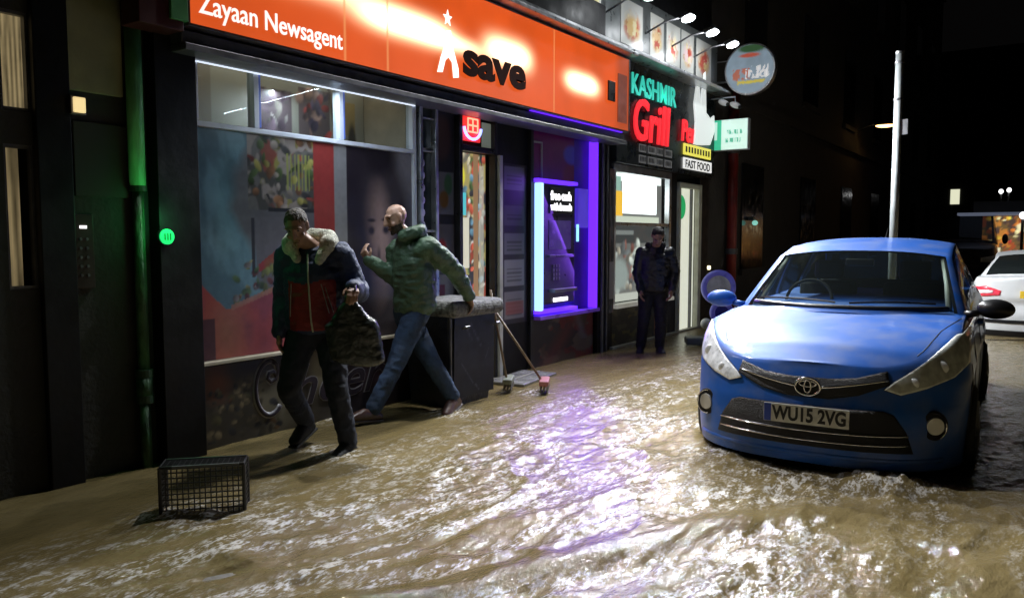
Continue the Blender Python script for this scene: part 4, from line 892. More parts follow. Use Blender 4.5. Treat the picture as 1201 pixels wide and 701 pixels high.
# lower intake, upper grille
lowp = [(-.61, .165), (.61, .165), (.57, .30), (.50, .405), (.44, .425), (-.44, .425), (-.50, .405), (-.57, .30)]
patch_obj('lower_grille', bvh, lowp, gr_m, car, .004)
for z, w_ in ((.205, .59), (.265, .585)):
    m = MB(); m.tube(drape(bvh, [(x, z + .01 * (x / .6) ** 2) for x in np.linspace(-w_, w_, 25)], .01), .0065, 8); m.build('grille_bar', M_['chrome'], car, smooth=True, local=True)
up = [(-.45, .665), (-.47, .585), (-.30, .51), (-.13, .475), (.13, .475), (.30, .51), (.47, .585), (.45, .665), (.28, .615), (.12, .60), (-.12, .60), (-.28, .615)]
patch_obj('upper_grille', bvh, up, gr_m, car, .004)
for sg in (1, -1):
    m = MB(); m.tube(drape(bvh, [(sg * x, .545 + .07 * ((x - .07) / .4) ** 1.2) for x in np.linspace(.07, .46, 14)], .012), [.012 - .0005 * i for i in range(14)], 8); m.build('chrome_wing', M_['chrome'], car, smooth=True, local=True)
# badge: ring with two crossed inner ellipses
y_b = drape(bvh, [(0, .545)], .02)[0].y
def ring(cx, cz, rx, rz, r, y): return [(cx + rx * math.cos(t), y, cz + rz * math.sin(t)) for t in np.linspace(0, 2 * math.pi, 33)[:-1]]
m = MB(); m.disc((0, y_b + .008, .545), (0, 1, 0), .072, .012, 32, .053); bd = m.build('badge_disc', M_['black'], car, local=True)
m = MB(); m.tube(ring(0, .545, .077, .056, 0, y_b), .009, 8, closed=True); m.build('badge_ring', M_['chrome'], bd, smooth=True, local=True)
m = MB(); m.tube(ring(0, .565, .052, .019, 0, y_b - .003), .006, 6, closed=True); m.build('badge_ring', M_['chrome'], bd, smooth=True, local=True)
m = MB(); m.tube(ring(0, .548, .021, .040, 0, y_b - .006), .006, 6, closed=True); m.build('badge_ring', M_['chrome'], bd, smooth=True, local=True)
# plate
py = drape(bvh, [(0, .35)], .028)[0].y
m = MB(); m.box(-.262, .262, py, py + .014, .305, .425); pl = m.build('number_plate', pbr('plate_white', (.62, .62, .58), .35, var=.15, vs=20), car, bevel=.003, local=True)
m = MB(); m.box(-.259, -.215, py - .003, py, .308, .422); m.build('blue_band', pbr('plate_blue', (.01, .05, .4), .4), pl, local=True)
text('plate_lettering', 'WU15 2VG', (-.205, py - .003, .326), (1, 0, 0), (0, 0, 1), .122, pbr('plate_black', (.008, .008, .008), .5), pl, .0015, .0042, .76, 0, True)
# headlights
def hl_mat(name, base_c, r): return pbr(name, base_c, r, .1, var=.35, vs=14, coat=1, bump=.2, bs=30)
hm = {1: hl_mat('headlight_shaded', (.62, .65, .60), .4), -1: hl_mat('headlight_lit', (.80, .83, .86), .3)}  # same lens twice: shaded and lit side put into the base colour
lens_m = pbr('lamp_reflector', (.75, .77, .78), .25, .1, coat=1)
hp = [(.44, .555), (.49, .60), (.58, .665), (.70, .765), (.80, .865), (.85, .885), (.868, .80), (.872, .70), (.80, .625), (.66, .565), (.53, .525)]
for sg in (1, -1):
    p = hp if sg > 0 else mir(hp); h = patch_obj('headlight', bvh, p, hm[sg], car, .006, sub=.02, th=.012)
    if sg > 0: h['label'] = 'headlight on the shaded side, shade put into its grey colour'
    else: h['label'] = 'headlight on the lit side, light put into its milky colour'
    for (x, z, r) in ((.60, .60, .032), (.74, .69, .04)):
        q = drape(bvh, [(sg * x, z)], .006)
        if q: m = MB(); m.ell(q[0], (r, .012, r)); m.build('reflector', lens_m, h, smooth=True, local=True)
    # thin dark outline
    pts = drape(bvh, [tuple(a) for a in p + [p[0]]], .004)
    m = MB(); m.tube(pts, .004, 6); m.build('seal', M_['black'], h, local=True)
    fo = drape(bvh, [(sg * .715, .34)], .0)[0]; nr = Vector((sg * .45, -1, 0)).normalized()
    m = MB(); m.disc(fo + nr * .006, nr, .078, .02, 28, .092); fg = m.build('fog_lamp', M_['black'], car, bevel=.004, local=True)
    m = MB(); m.disc(fo + nr * .018, nr, .052, .02, 24, .056); m.build('lens', pbr('fog_lens_%d' % sg, (.5, .5, .48), .2, .3, coat=1), fg, bevel=.004, local=True)
    m = MB(); m.tube([fo + nr * .018 + Vector((.07 * math.cos(t) * .9, 0, .082 * math.sin(t))) for t in np.linspace(0, 2 * math.pi, 25)[:-1]], .004, 6, closed=True); m.build('trim_ring', M_['chrome'], fg, local=True)
# panel gaps: hood shut line, bumper seam
def dtube(name, pts, r, plane='top'):
    out = []
    for (a, b_) in pts:
        org, d = (Vector((a, b_, 5)), Vector((0, 0, -1))) if plane == 'top' else ((Vector((3, a, b_)), Vector((-1, 0, 0))) if plane == 's' else (Vector((-3, a, b_)), Vector((1, 0, 0))))
        h_, n_, i_, d_ = bvh.ray_cast(org, d)
        if h_ is not None: out.append(h_)
    m = MB(); m.tube(out, r, 6); return m.build(name, M_['black'], car, local=True)
for sg in (1, -1):
    dtube('bonnet_gap', [(sg * (.60 + .20 * t ** .7), .30 + .85 * t) for t in np.linspace(0, 1, 16)], .0035)
    pl_ = 's' if sg > 0 else 't'
    for yy in (1.35, 2.45, 3.45): dtube('door_gap', [(yy + .0 * t, .05 + .86 * t) for t in np.linspace(0, 1, 10)], .004, pl_)
    dtube('bumper_gap', [(.62 + .12 * t, .25 + .42 * t) for t in np.linspace(0, 1, 8)], .003, pl_)
    # wheel arches as dark draped discs, then wheels
    for yc in (.92, 3.62):
        arch = [(yc + .375 * math.cos(t), max(-.05, .18 + .375 * math.sin(t))) for t in np.linspace(-.6, math.pi + .6, 26)]
        patch_obj('wheel_arch', bvh, arch, M_['black'], car, .003, 'yz+' if sg > 0 else 'yz-', .06, .0)
        wheel(car, sg * .91, yc)
    m = MB(); x = sg * .865; m.box(min(x, x + sg * .05), max(x, x + sg * .05), 2.2, 2.38, .80, .83); m.build('door_handle', blue, car, bevel=.01, local=True)
    m.box; m = MB(); m.box(min(x, x + sg * .05), max(x, x + sg * .05), 3.2, 3.38, .82, .85); m.build('door_handle', blue, car, bevel=.01, local=True)
# bonnet gap across the nose
m = MB(); m.tube([q + Vector((0, .004, 0)) for q in drape(bvh, [(x, .672 + .00 * x) for x in np.linspace(-.42, .42, 20)], 0)], .003, 6); m.build('bonnet_edge_gap', M_['black'], car, local=True)
# lower lip
m = MB(); m.tube(drape(bvh, [(x, .115) for x in np.linspace(-.76, .76, 30)], -.008), .018, 10); m.build('bumper_lip', blue, car, smooth=True, local=True)
# mirrors
for sg in (1, -1):
    q = Matrix.Rotation(-sg * .15, 3, 'Z')
    m = MB(); m.tube([(sg * .80, 1.45, .93), (sg * .90, 1.42, .955)], [.03, .025], 10); m.ell((sg * 1.0, 1.42, .985), (.125, .075, .072), 20, 12, q)
    mo = m.build('door_mirror', blue if sg < 0 else M_['dplastic'], car, smooth=True, local=True)
    m = MB(); m.ell((sg * 1.0, 1.475, .985), (.108, .03, .058), 18, 10, q); m.build('mirror_glass', M_['chrome'], mo, smooth=True, local=True)
# wipers, washer jets, cowl
cw = []
for x in np.linspace(-.70, .70, 20):
    h_, n_, i_, d_ = bvg.ray_cast(Vector((x, -3, .985)), Vector((0, 1, 0)))
    if h_ is not None: cw.append(h_ + Vector((0, -.02, -.012)))
m = MB(); m.tube(cw, .022, 8); m.build('cowl', M_['dplastic'], car, smooth=True, local=True)
def gl_pts(pts, off=.015):
    out = []
    for (a, b_) in pts:
        h_, n_, i_, d_ = bvg.ray_cast(Vector((a, -3, b_)), Vector((0, 1, 0)))
        if h_ is not None: out.append(h_ + Vector((0, -off, off * .6)))
    return out
m = MB(); m.tube(gl_pts([(-.66 + .62 * t, 1.00 + .015 * math.sin(t * 3)) for t in np.linspace(0, 1, 12)]), .008, 6); m.build('wiper', M_['dplastic'], car, local=True)
m = MB(); m.tube(gl_pts([(.06 + .56 * t, 1.0 + .012 * math.sin(t * 3)) for t in np.linspace(0, 1, 12)]), .008, 6); m.build('wiper', M_['dplastic'], car, local=True)
# ceramic border / sunstrip
# interior
ig = pbr('dark_upholstery', (.02, .021, .023), .8, var=.3)
m = MB(); m.box(-.72, .72, 1.25, 1.75, .55, .93); m.build('dashboard', pbr('dash_grey', (.085, .095, .09), .6), car, bevel=.05, local=True)
for x in (-.36, .36):
    m = MB(); m.obox((x, 2.55, .75), .5, .14, .72, Matrix.Rotation(-.22, 3, 'X')); st_ = m.build('seat', ig, car, bevel=.05, local=True)
    m = MB(); m.obox((x, 2.66, 1.20), .26, .10, .18, Matrix.Rotation(-.22, 3, 'X')); m.build('headrest', ig, st_, bevel=.04, local=True)
m = MB(); m.box(-.62, .62, 3.5, 3.64, .4, 1.08); m.build('rear_bench', ig, car, bevel=.05, local=True)
m = MB(); R = Matrix.Rotation(math.radians(-25), 3, 'X'); m.tube([Vector((-.37, 1.82, .97)) + R @ Vector((.185 * math.cos(t), 0, .185 * math.sin(t))) for t in np.linspace(0, 2 * math.pi, 29)[:-1]], .014, 8, closed=True); m.obox((-.37, 1.83, .95), .30, .03, .05, R); m.build('steering_wheel', ig, car, smooth=False, local=True)
for sg in (1, -1):
    m = MB(); m.tube([(sg * .70, 1.50, .96), (sg * .665, 1.80, 1.14), (sg * .615, 2.10, 1.325)], .022, 8); m.build('pillar_trim', pbr('pale_trim_%d' % sg, (.42, .43, .36), .6), car, smooth=True, local=True)
m = MB(); m.obox((0, 1.98, 1.29), .22, .04, .06); m.build('rear_view_mirror', M_['dplastic'], car, bevel=.01, local=True)
m = MB(); m.obox((.05, 1.62, .955), .20, .16, .003); m.build('parking_paper', pbr('paper_white', (.5, .5, .48), .7), car, local=True)
m = MB(); m.tube([(.0, 3.55, 1.475), (.0, 3.75, 1.60)], [.006, .003], 6); m.build('aerial', M_['dplastic'], car, local=True)

# white saloon, tail towards the camera
PW = dict(W=.91, L=4.7, D=.55, n=3.0, D2=.6, zb=-.06, crest=([0, .1, .5, 1.5, 4.7], [.86, .87, .885, .86, .72]), cen=([0, .1, .5, 1.5, 4.7], [.90, .915, .93, .9, .74]),
    rake=([-.1, .1, .35, .5, .6, .86], [.06, .0, .0, .05, .03, .07]), rake2=([-.1, .3, .9], [.05, 0, .15]), yb=.35, yt=1.25, yr=2.6, ye=3.5,
    roof=([.35, .6, 1.25, 1.8, 2.6, 3.5], [.925, 1.05, 1.24, 1.30, 1.28, .88]), rail=([.35, 1.25, 2.6, 3.5], [.78, .60, .60, .74]), beltx=([.35, 1.5, 3.5], [.82, .83, .80]), pillars=[1.1, 1.9], crown=.05)
wc = thing('parked_saloon', 'white saloon seen from behind at the right edge, red tail lamp and yellow plate', 'car', (4.77, 14.0, 0.0), math.radians(2))
wp = carpaint('white_paint', (.55, .56, .57), .0, .15)
(bv2, bf2), GV2, GG2 = car_shell(PW); bvh2 = bvh_of(bv2, bf2)
m = MB(); m.add(bv2, bf2); weld(m.build('body', wp, wc, smooth=True, local=True))
V_, F_ = clean(GV2, GG2['paint']); m = MB(); m.add(V_, F_); weld(m.build('roof', wp, wc, smooth=True, local=True))
dg_ = glassmat('dark_tint', (.2, .22, .22), .5, .05)
for nm, k in (('rear_window', 'windshield'), ('windscreen', 'rear')):
    V_, F_ = clean(GV2, GG2[k]); m = MB(); m.add(V_, F_); weld(m.build(nm, dg_, wc, smooth=True, local=True))
for sgn in (1, -1):
    F = [f for f in GG2['side'] if all(GV2[i][0] * sgn > 0 for i in f)]; V_, F_ = clean(GV2, F); m = MB(); m.add(V_, F_); weld(m.build('side_window', dg_, wc, smooth=True, local=True))
    tl = [(sgn * a, b_) for a, b_ in [(.50, .70), (.52, .63), (.80, .60), (.885, .64), (.89, .74), (.70, .765)]]
    tl = tl if sgn > 0 else tl[::-1]
    t_ = patch_obj('tail_lamp', bvh2, tl, pbr('tail_red_%d' % sgn, (.45, .03, .05), .2, emis=(1, .08, .12), es=.35, coat=1), wc, .006, sub=.05)
    tw = [(sgn * a, b_) for a, b_ in [(.60, .70), (.61, .66), (.80, .645), (.80, .70)]]; tw = tw if sgn > 0 else tw[::-1]
    patch_obj('reversing_lens', bvh2, tw, pbr('tail_white_%d' % sgn, (.7, .6, .62), .2, emis=(1, .7, .75), es=.3), t_, .014, sub=.05)
    for yc in (.95, 3.7): wheel(wc, sgn * .92, yc)
patch_obj('bumper_strip', bvh2, [(-.78, .22), (.78, .22), (.78, .27), (-.78, .27)], M_['black'], wc, .006, sub=.08)
patch_obj('lower_valance', bvh2, [(-.80, .02), (.80, .02), (.80, .11), (-.80, .11)], M_['black'], wc, .006, sub=.08)
m = MB(); m.box(-.26, .26, -.02, .0, .60, .71); m.build('number_plate', pbr('plate_yellow', (.75, .5, .04), .4), wc, bevel=.003, local=True)
m = MB(); m.box(-.6, .6, 1.0, 3.0, .2, .9); m.build('cabin_interior', ig, wc, bevel=.05, local=True)

# dark van behind the blue car
PV = dict(W=.86, L=4.6, D=.5, n=3, D2=.4, zb=-.06, crest=([0, .1, .5, 1.2, 4.6], [.85, .88, 1.0, 1.05, 1.05]), cen=([0, .1, .5, 1.0, 4.6], [.86, .90, 1.02, 1.08, 1.06]), rake=([-.1, .3, .9], [.05, 0, .12]), rake2=([0, 1], [0, .02]),
    yb=.75, yt=1.35, yr=4.2, ye=4.55, roof=([.75, .9, 1.35, 1.8, 4.2, 4.55], [1.06, 1.3, 1.78, 1.84, 1.84, 1.2]), rail=([.75, 1.35, 4.55], [.76, .68, .70]), beltx=([.75, 4.55], [.83, .83]), pillars=[1.3, 2.4, 2.5, 2.6, 2.7, 2.8, 2.9, 3.0, 3.1, 3.2, 3.3, 3.4, 3.5, 3.6, 3.7, 3.8, 3.9, 4.0, 4.1, 4.2, 4.3], crown=.05, bow=.1)
vn = thing('parked_van', 'dark van with pale roof edge far down the street beyond the blue car roof', 'van', (2.50, 27.0, 0), math.radians(2)); vn.scale = (1.2, 1.2, 1.3)
vp = carpaint('dark_van_paint', (.012, .014, .02), .2, .3)
(bv3, bf3), GV3, GG3 = car_shell(PV); bvh3 = bvh_of(bv3, bf3)
m = MB(); m.add(bv3, bf3); weld(m.build('body', vp, vn, smooth=True, local=True))
V_, F_ = clean(GV3, GG3['paint']); m = MB(); m.add(V_, F_); weld(m.build('roof', vp, vn, smooth=True, local=True))
for nm, k in (('windscreen', 'windshield'), ('rear_window', 'rear')):
    V_, F_ = clean(GV3, GG3[k]); m = MB(); m.add(V_, F_); weld(m.build(nm, dg_, vn, smooth=True, local=True))
for sgn in (1, -1):
    F = [f for f in GG3['side'] if all(GV3[i][0] * sgn > 0 for i in f)]
    if F: V_, F_ = clean(GV3, F); m = MB(); m.add(V_, F_); weld(m.build('side_window', dg_, vn, smooth=True, local=True))
    hl = [(sgn * a, b_) for a, b_ in [(.50, .60), (.80, .60), (.82, .75), (.5, .70)]]; hl = hl if sgn > 0 else hl[::-1]
    patch_obj('headlight', bvh3, hl, hm[1], vn, .006, sub=.06)
    for yc in (.8, 3.7): wheel(vn, sgn * .87, yc)
    m = MB(); m.ell((sgn * .98, 1.1, 1.12), (.07, .05, .12)); m.build('door_mirror', M_['dplastic'], vn, smooth=True, local=True)
patch_obj('grille', bvh3, [(-.42, .55), (.42, .55), (.42, .68), (-.42, .68)], gr_m, vn, .005, sub=.08)

# ------------------------------------------------------------------ figures
def segs_to_mesh(segs, voxel):
    """each seg: list of (centre, (rx,ry,rz)[, R]) ; hull of the ellipsoids"""
    bm = bmesh.new(); sph = []
    for i in range(1, 7):
        ph = math.pi * i / 7
        for k in range(12): t = 2 * math.pi * k / 12; sph.append(Vector((math.sin(ph) * math.cos(t), math.sin(ph) * math.sin(t), math.cos(ph))))
    sph += [Vector((0, 0, 1)), Vector((0, 0, -1))]
    for sg in segs:
        t = bmesh.new()
        for e in sg:
            c, r = Vector(e[0]), e[1]; r = (r, r, r) if isinstance(r, (int, float)) else r; R = e[2] if len(e) > 2 else Matrix.Identity(3)
            for p in sph: t.verts.new(c + R @ Vector((p.x * r[0], p.y * r[1], p.z * r[2])))
        h_ = bmesh.ops.convex_hull(t, input=t.verts)
        bmesh.ops.delete(t, geom=[v for v in t.verts if not v.link_faces], context='VERTS')
        bmesh.ops.recalc_face_normals(t, faces=t.faces)
        me = bpy.data.meshes.new('t'); t.to_mesh(me); t.free(); bm.from_mesh(me); bpy.data.meshes.remove(me)
    me = bpy.data.meshes.new('t'); bm.to_mesh(me); bm.free()
    o = bpy.data.objects.new('t', me); C.objects.link(o)
    r = o.modifiers.new('r', 'REMESH'); r.mode = 'VOXEL'; r.voxel_size = voxel
    s = o.modifiers.new('s', 'SMOOTH'); s.factor = .6; s.iterations = 4 if voxel > .008 else 2
    dg = bpy.context.evaluated_depsgraph_get(); dg.update(); m2 = bpy.data.meshes.new_from_object(o.evaluated_get(dg))
    bpy.data.objects.remove(o); return m2
def cloth(name, segs, mats, parent, voxel=.012, fold=.008, fs=14, pick=None, anis=(1, 1, 1.6), seed=0):
    me = segs_to_mesh(segs, voxel); n = len(me.vertices); co = np.empty(n * 3); me.vertices.foreach_get('co', co); co = co.reshape(-1, 3)
    nr = np.empty(n * 3); me.vertices.foreach_get('normal', nr); nr = nr.reshape(-1, 3)
    if fold:
        f = 1 - 2 * np.abs(fbm(co[:, 0] * fs * anis[0] + 3, co[:, 1] * fs * anis[1], co[:, 2] * fs * anis[2], 3, seed)); co = co + nr * (f * fold)[:, None]
        me.vertices.foreach_set('co', co.ravel()); me.update()
    me.materials.clear(); o = link_mesh(name, me, mats, parent, True)
    me.polygons.foreach_set('use_smooth', [True] * len(me.polygons))
    if pick:
        for p in me.polygons: p.material_index = pick(p.center)
    return o
def unit(v): return Vector(v).normalized()
def hand(wrist, d, up, side, curl=.8, s=1.0):
    """segments: palm box-like hull, four fingers, thumb. d: direction of the hand, up: back of the hand, side: thumb side"""
    w = Vector(wrist); d = unit(d); up = unit(Vector(up) - d * Vector(up).dot(d)); sd = unit(Vector(side) - d * Vector(side).dot(d) - up * Vector(side).dot(up)); S = []
    S.append([(w, .022 * s), (w + d * .03 * s + sd * .018, .018 * s), (w + d * .03 * s - sd * .018, .018 * s), (w + d * .085 * s + sd * .030, .013 * s), (w + d * .08 * s - sd * .032, .012 * s)])
    for i, (o, L) in enumerate(((.031, .072), (.011, .08), (-.010, .074), (-.030, .058))):
        p = w + d * (.085 - abs(i - 1) * .004) * s + sd * o * s; dd = d.copy()
        for j in range(3):
            dd = (dd * math.cos(curl * (.6 + .2 * j)) - up * math.sin(curl * (.6 + .2 * j))).normalized() if j or curl > .3 else dd
            q = p + dd * L * (.45 - .07 * j) * s; S.append([(p, .0095 * s), (q, .0085 * s)]); p = q
            up_ = up
            dd0 = dd
    p = w + d * .03 * s + sd * .03 * s; q = p + (d * .5 + sd * .6 - up * .3).normalized() * .038 * s; r = q + (d * .9 - up * .5 * curl + sd * .05).normalized() * .03 * s
    S += [[(p, .014 * s), (q, .011 * s)], [(q, .0105 * s), (r, .009 * s)]]
    return S
def head_segs(c, f, up):
    c = Vector(c); f = unit(f); up = unit(Vector(up) - f * Vector(up).dot(f)); r = f.cross(up).normalized()
    R = Matrix((r, f, up)).transposed(); P_ = lambda a, b, z: c + r * a + f * b + up * z
    S = [[(P_(0, -.015, .03), (.076, .092, .085), R)], [(P_(0, .0, .0), (.070, .080, .08), R), (P_(0, .035, -.075), (.046, .045, .03), R)], [(P_(0, .075, -.105), (.020, .014, .016), R), (P_(0, .03, -.09), (.045, .03, .02), R)],
         [(P_(0, .088, .035), (.010, .008, .01), R), (P_(0, .116, -.018), (.011, .011, .010), R), (P_(0, .09, -.024), (.018, .01, .009), R)],
         [(P_(-.045, .068, .038), (.018, .012, .008), R), (P_(.045, .068, .038), (.018, .012, .008), R), (P_(0, .08, .042), (.018, .010, .010), R)],
         [(P_(-.045, .058, -.03), (.02, .02, .02), R)], [(P_(.045, .058, -.03), (.02, .02, .02), R)],
         [(P_(-.020, .088, -.058), (.008, .008, .006), R), (P_(.020, .088, -.058), (.008, .008, .006), R)], [(P_(-.016, .086, -.070), (.008, .009, .007), R), (P_(.016, .086, -.070), (.008, .009, .007), R)]]
    for sgn in (-1, 1): S.append([(P_(sgn * .076, -.01, .02), (.010, .016, .022), R), (P_(sgn * .073, -.004, -.02), (.008, .012, .012), R)])
    return S, P_, R
skin_cols = [pbr('skin_a', (.30, .17, .11), .5, var=.2, vs=20), pbr('skin_b', (.38, .23, .16), .45, var=.2, vs=20)]
eye_m = pbr('eye_dark', (.02, .015, .012), .3)
denim = pbr('blue_denim', (.026, .052, .105), .8, var=.5, vs=9, bump=.4, bs=150)
dkdenim = pbr('dark_denim', (.010, .014, .028), .8, var=.4, vs=9, bump=.4, bs=150)
blk = pbr('black_cloth', (.007, .007, .008), .75, var=.3, vs=12, bump=.3, bs=120)

def person(label, loc, J, skin, beard=None, hair=None, rz=YAW):
    t = thing('person', label, 'person', loc, rz)
    S, HP, HR = head_segs(J['head'], J['face'], J['hup'])
    nk = Vector(J['neck']); S.append([(Vector(J['head']) + Vector((0, 0, -.05)), (.055, .055, .05)), (nk, (.06, .06, .05))])
    ch = Vector(J['chest']); pv = Vector(J['pelvis'])
    S += [[(nk, (.07, .06, .05)), (ch, (.15, .10, .13))], [(ch, (.15, .10, .12)), (pv, (.14, .10, .10))]]
    for s_ in ('l', 'r'):
        S += [[(ch + (Vector(J[s_ + 'sh']) - ch) * .3, .08), (J[s_ + 'sh'], .055)], [(J[s_ + 'sh'], .052), (J[s_ + 'el'], .040)], [(J[s_ + 'el'], .040), (J[s_ + 'wr'], .026)],
              [(pv, .10), (J[s_ + 'hip'], .09)], [(J[s_ + 'hip'], .088), (J[s_ + 'kn'], .055)], [(J[s_ + 'kn'], .055), (J[s_ + 'an'], .036)], [(J[s_ + 'an'], .034), (Vector(J[s_ + 'an']) * .4 + Vector(J[s_ + 'to']) * .6, .03)]]
        hd = J[s_ + 'hand']; S += hand(J[s_ + 'wr'], hd[0], hd[1], hd[2], hd[3])
    hc = Vector(J['head'])
    def pick(p):
        l = HR.transposed() @ (p - hc)
        for sx in (-.030, .030):
            if (Vector((l.x - sx, 0, l.z - .018))).length < .007 and l.y > .05: return 1
        if l.y > .04 and abs(abs(l.x) - .032) < .014 and abs(l.z - .040) < .003: return 1
        if abs(l.z + .064) < .003 and abs(l.x) < .022 and l.y > .08: return 1
        if beard and l.y > -.01 and -.13 < l.z < -.045 and not (abs(l.z + .064) < .012 and abs(l.x) < .02) and abs(l.x) < .08: return 2
        return 0
    b = cloth('body', S, [skin, eye_m, beard or skin], t, .0065, 0, pick=pick)
    if hair:
        HS = [[(HP(0, -.022, .042), (.080, .092, .082), HR)], [(HP(0, -.05, -.01), (.070, .055, .07), HR)]]
        def cutoff(me):
            pass
        me = segs_to_mesh(HS, .007); bm = bmesh.new(); bm.from_mesh(me)
        dele = []
        for v in bm.verts:
            l = HR.transposed() @ (v.co - hc)
            if (l.y > .045 and l.z < .085) or (l.z < .01 and l.y > -.012) or (l.z < .06 and l.y > .02): dele.append(v)
        bmesh.ops.delete(bm, geom=dele, context='VERTS')
        for v in bm.verts: v.co += v.normal * float(fbm(np.array([v.co.x * 90]), np.array([v.co.y * 90]), np.array([v.co.z * 40]), 2, 3)[0]) * .006
        bm.to_mesh(me); bm.free(); me.materials.clear(); ho = link_mesh('hair', me, hair, t, True); me.polygons.foreach_set('use_smooth', [True] * len(me.polygons))
        md = ho.modifiers.new('s', 'SOLIDIFY'); md.thickness = .008
    return t, HP, HR
def legs(t, J, mat, w=1.0, fold=.010):
    S = [[(J['pelvis'], (.165 * w, .12, .09)), (J['lhip'], .11 * w), (J['rhip'], .11 * w)]]
    for s_ in ('l', 'r'): 
        a = Vector(J[s_ + 'an']); k = Vector(J[s_ + 'kn']); S += [[(J[s_ + 'hip'], .11 * w), (k, .073 * w)], [(k, .074 * w), (a + (k - a) * .06, .062 * w)]]
    return cloth('trousers', S, mat, t, .012, fold, 11, anis=(1, 1, 1.5), seed=5)
def shoes(t, J, mat, sole):
    for s_ in ('l', 'r'):
        a = Vector(J[s_ + 'an']); to = Vector(J[s_ + 'to']); d = unit(to - a); dn = Vector(J.get(s_ + 'dn', (0, 0, -1))); h = a + dn * .055 - Vector((d.x, d.y, 0)) * .05
        o = cloth('shoe', [[(a, .048), (h, (.042, .042, .03))], [(h, (.042, .042, .030)), (to, (.045, .045, .026)), (a + (to - a) * .4, .045)]], mat, t, .010, .002, 30)
        m = MB(); dd = unit(to - h); sd = dd.cross(Vector((0, 0, 1))).normalized(); up = sd.cross(dd); R = Matrix((dd, sd, up)).transposed(); m.obox((h + to) / 2 - up * .032, (to - h).length + .07, .08, .018, R)
        m.build('sole', sole, o, bevel=.008, local=True)

# --- man in navy and maroon jacket
J1 = dict(head=(-.115, -.11, 1.605), face=(-.02, -.80, -.60), hup=(-.08, -.4, .9), neck=(-.045, .0, 1.47), chest=(-.03, .03, 1.25), pelvis=(-.035, .05, .92),
    rsh=(-.215, .02, 1.40), rel=(-.265, .09, 1.12), rwr=(-.275, -.01, .885), rhand=((-.02, -.15, -1), (-.9, 0, 0), (0, -1, 0), .5),
    lsh=(.145, .02, 1.41), lel=(.255, .06, 1.16), lwr=(.275, -.17, 1.20), lhand=((.1, -.8, -.25), (.2, -.3, 1), (-1, 0, 0), 1.0),
    rhip=(-.13, .05, .87), rkn=(-.20, -.10, .50), ran=(-.15, .17, .21), rto=(-.20, .03, .10), lhip=(.06, .05, .87), lkn=(.125, -.04, .46), lan=(.185, .02, .085), lto=(.13, -.13, .035), rdn=(.0, .35, -.9))
p1, HP1, HR1 = person('man in navy and maroon hooded jacket wading past the shop window with a dark bag', (.72, 3.80, -.035), J1, skin_cols[0], hair=pbr('grey_brown_hair', (.09, .075, .055), .6, var=.5, vs=40, bump=.8, bs=120))
navy = pbr('navy_shell', (.022, .036, .085), .55, var=.35, vs=8, bump=.3, bs=60); mar = pbr('maroon_shell', (.24, .016, .018), .55, var=.3, vs=8, bump=.25, bs=60); crm = pbr('cream_fleece', (.66, .66, .54), .9, var=.35, vs=25, bump=1, bs=90)
def jp(p):
    s_ = .015 * math.sin(p.x * 20)
    return 1 if (p.z < 1.235 + s_ and p.z > .90 and -.19 < p.x < .135 and p.y < .06) else 0
JS = [[((-.045, .02, 1.44), (.10, .09, .06)), ((-.03, .03, 1.28), (.232, .160, .14))], [((-.03, .03, 1.28), (.232, .16, .13)), ((-.03, .04, .92), (.215, .15, .07))], [((-.03, .03, 1.3), (.15, .12, .1)), (J1['rsh'], .085)], [((-.03, .03, 1.3), (.15, .12, .1)), (J1['lsh'], .088)],
      [(J1['rsh'], .092), (J1['rel'], .078)], [(J1['rel'], .076), (J1['rwr'], .052)], [(J1['lsh'], .096), (J1['lel'], .082)], [(J1['lel'], .078), (J1['lwr'], .052)]]
jk = cloth('jacket', JS, [navy, mar], p1, .011, .009, 9, jp, seed=11)
zb = [(-.05, -.13, 1.42), (-.04, -.142, 1.3), (-.035, -.14, 1.15), (-.03, -.130, 1.0), (-.02, -.125, .87)]
bj = BVHTree.FromPolygons([v.co.copy() for v in jk.data.vertices], [tuple(p.vertices) for p in jk.data.polygons])
def stick(pts, bt=bj, off=.004):
    out = []
    for i in range(len(pts) - 1):
        for k in range(6):
            p = Vector(pts[i]).lerp(Vector(pts[i + 1]), k / 6); h_, n_, i_, d_ = bt.ray_cast(Vector((p.x, -1, p.z)), Vector((0, 1, 0)))
            if h_: out.append(h_ + Vector((0, -off, 0)))
    return out
m = MB(); m.tube(stick(zb), .006, 6); m.build('zip', pbr('pale_zip', (.45, .45, .35), .4), jk, local=True)
for pts in ([(.045, 0, 1.22), (.10, 0, .98)], [(.07, 0, 1.2), (.125, 0, .99)], [(-.165, 0, 1.22), (-.185, 0, .95)]):
    m = MB(); m.tube(stick(pts), .003, 6); m.build('reflective_piping', pbr('pale_piping', (.3, .28, .26), .4), jk, local=True)
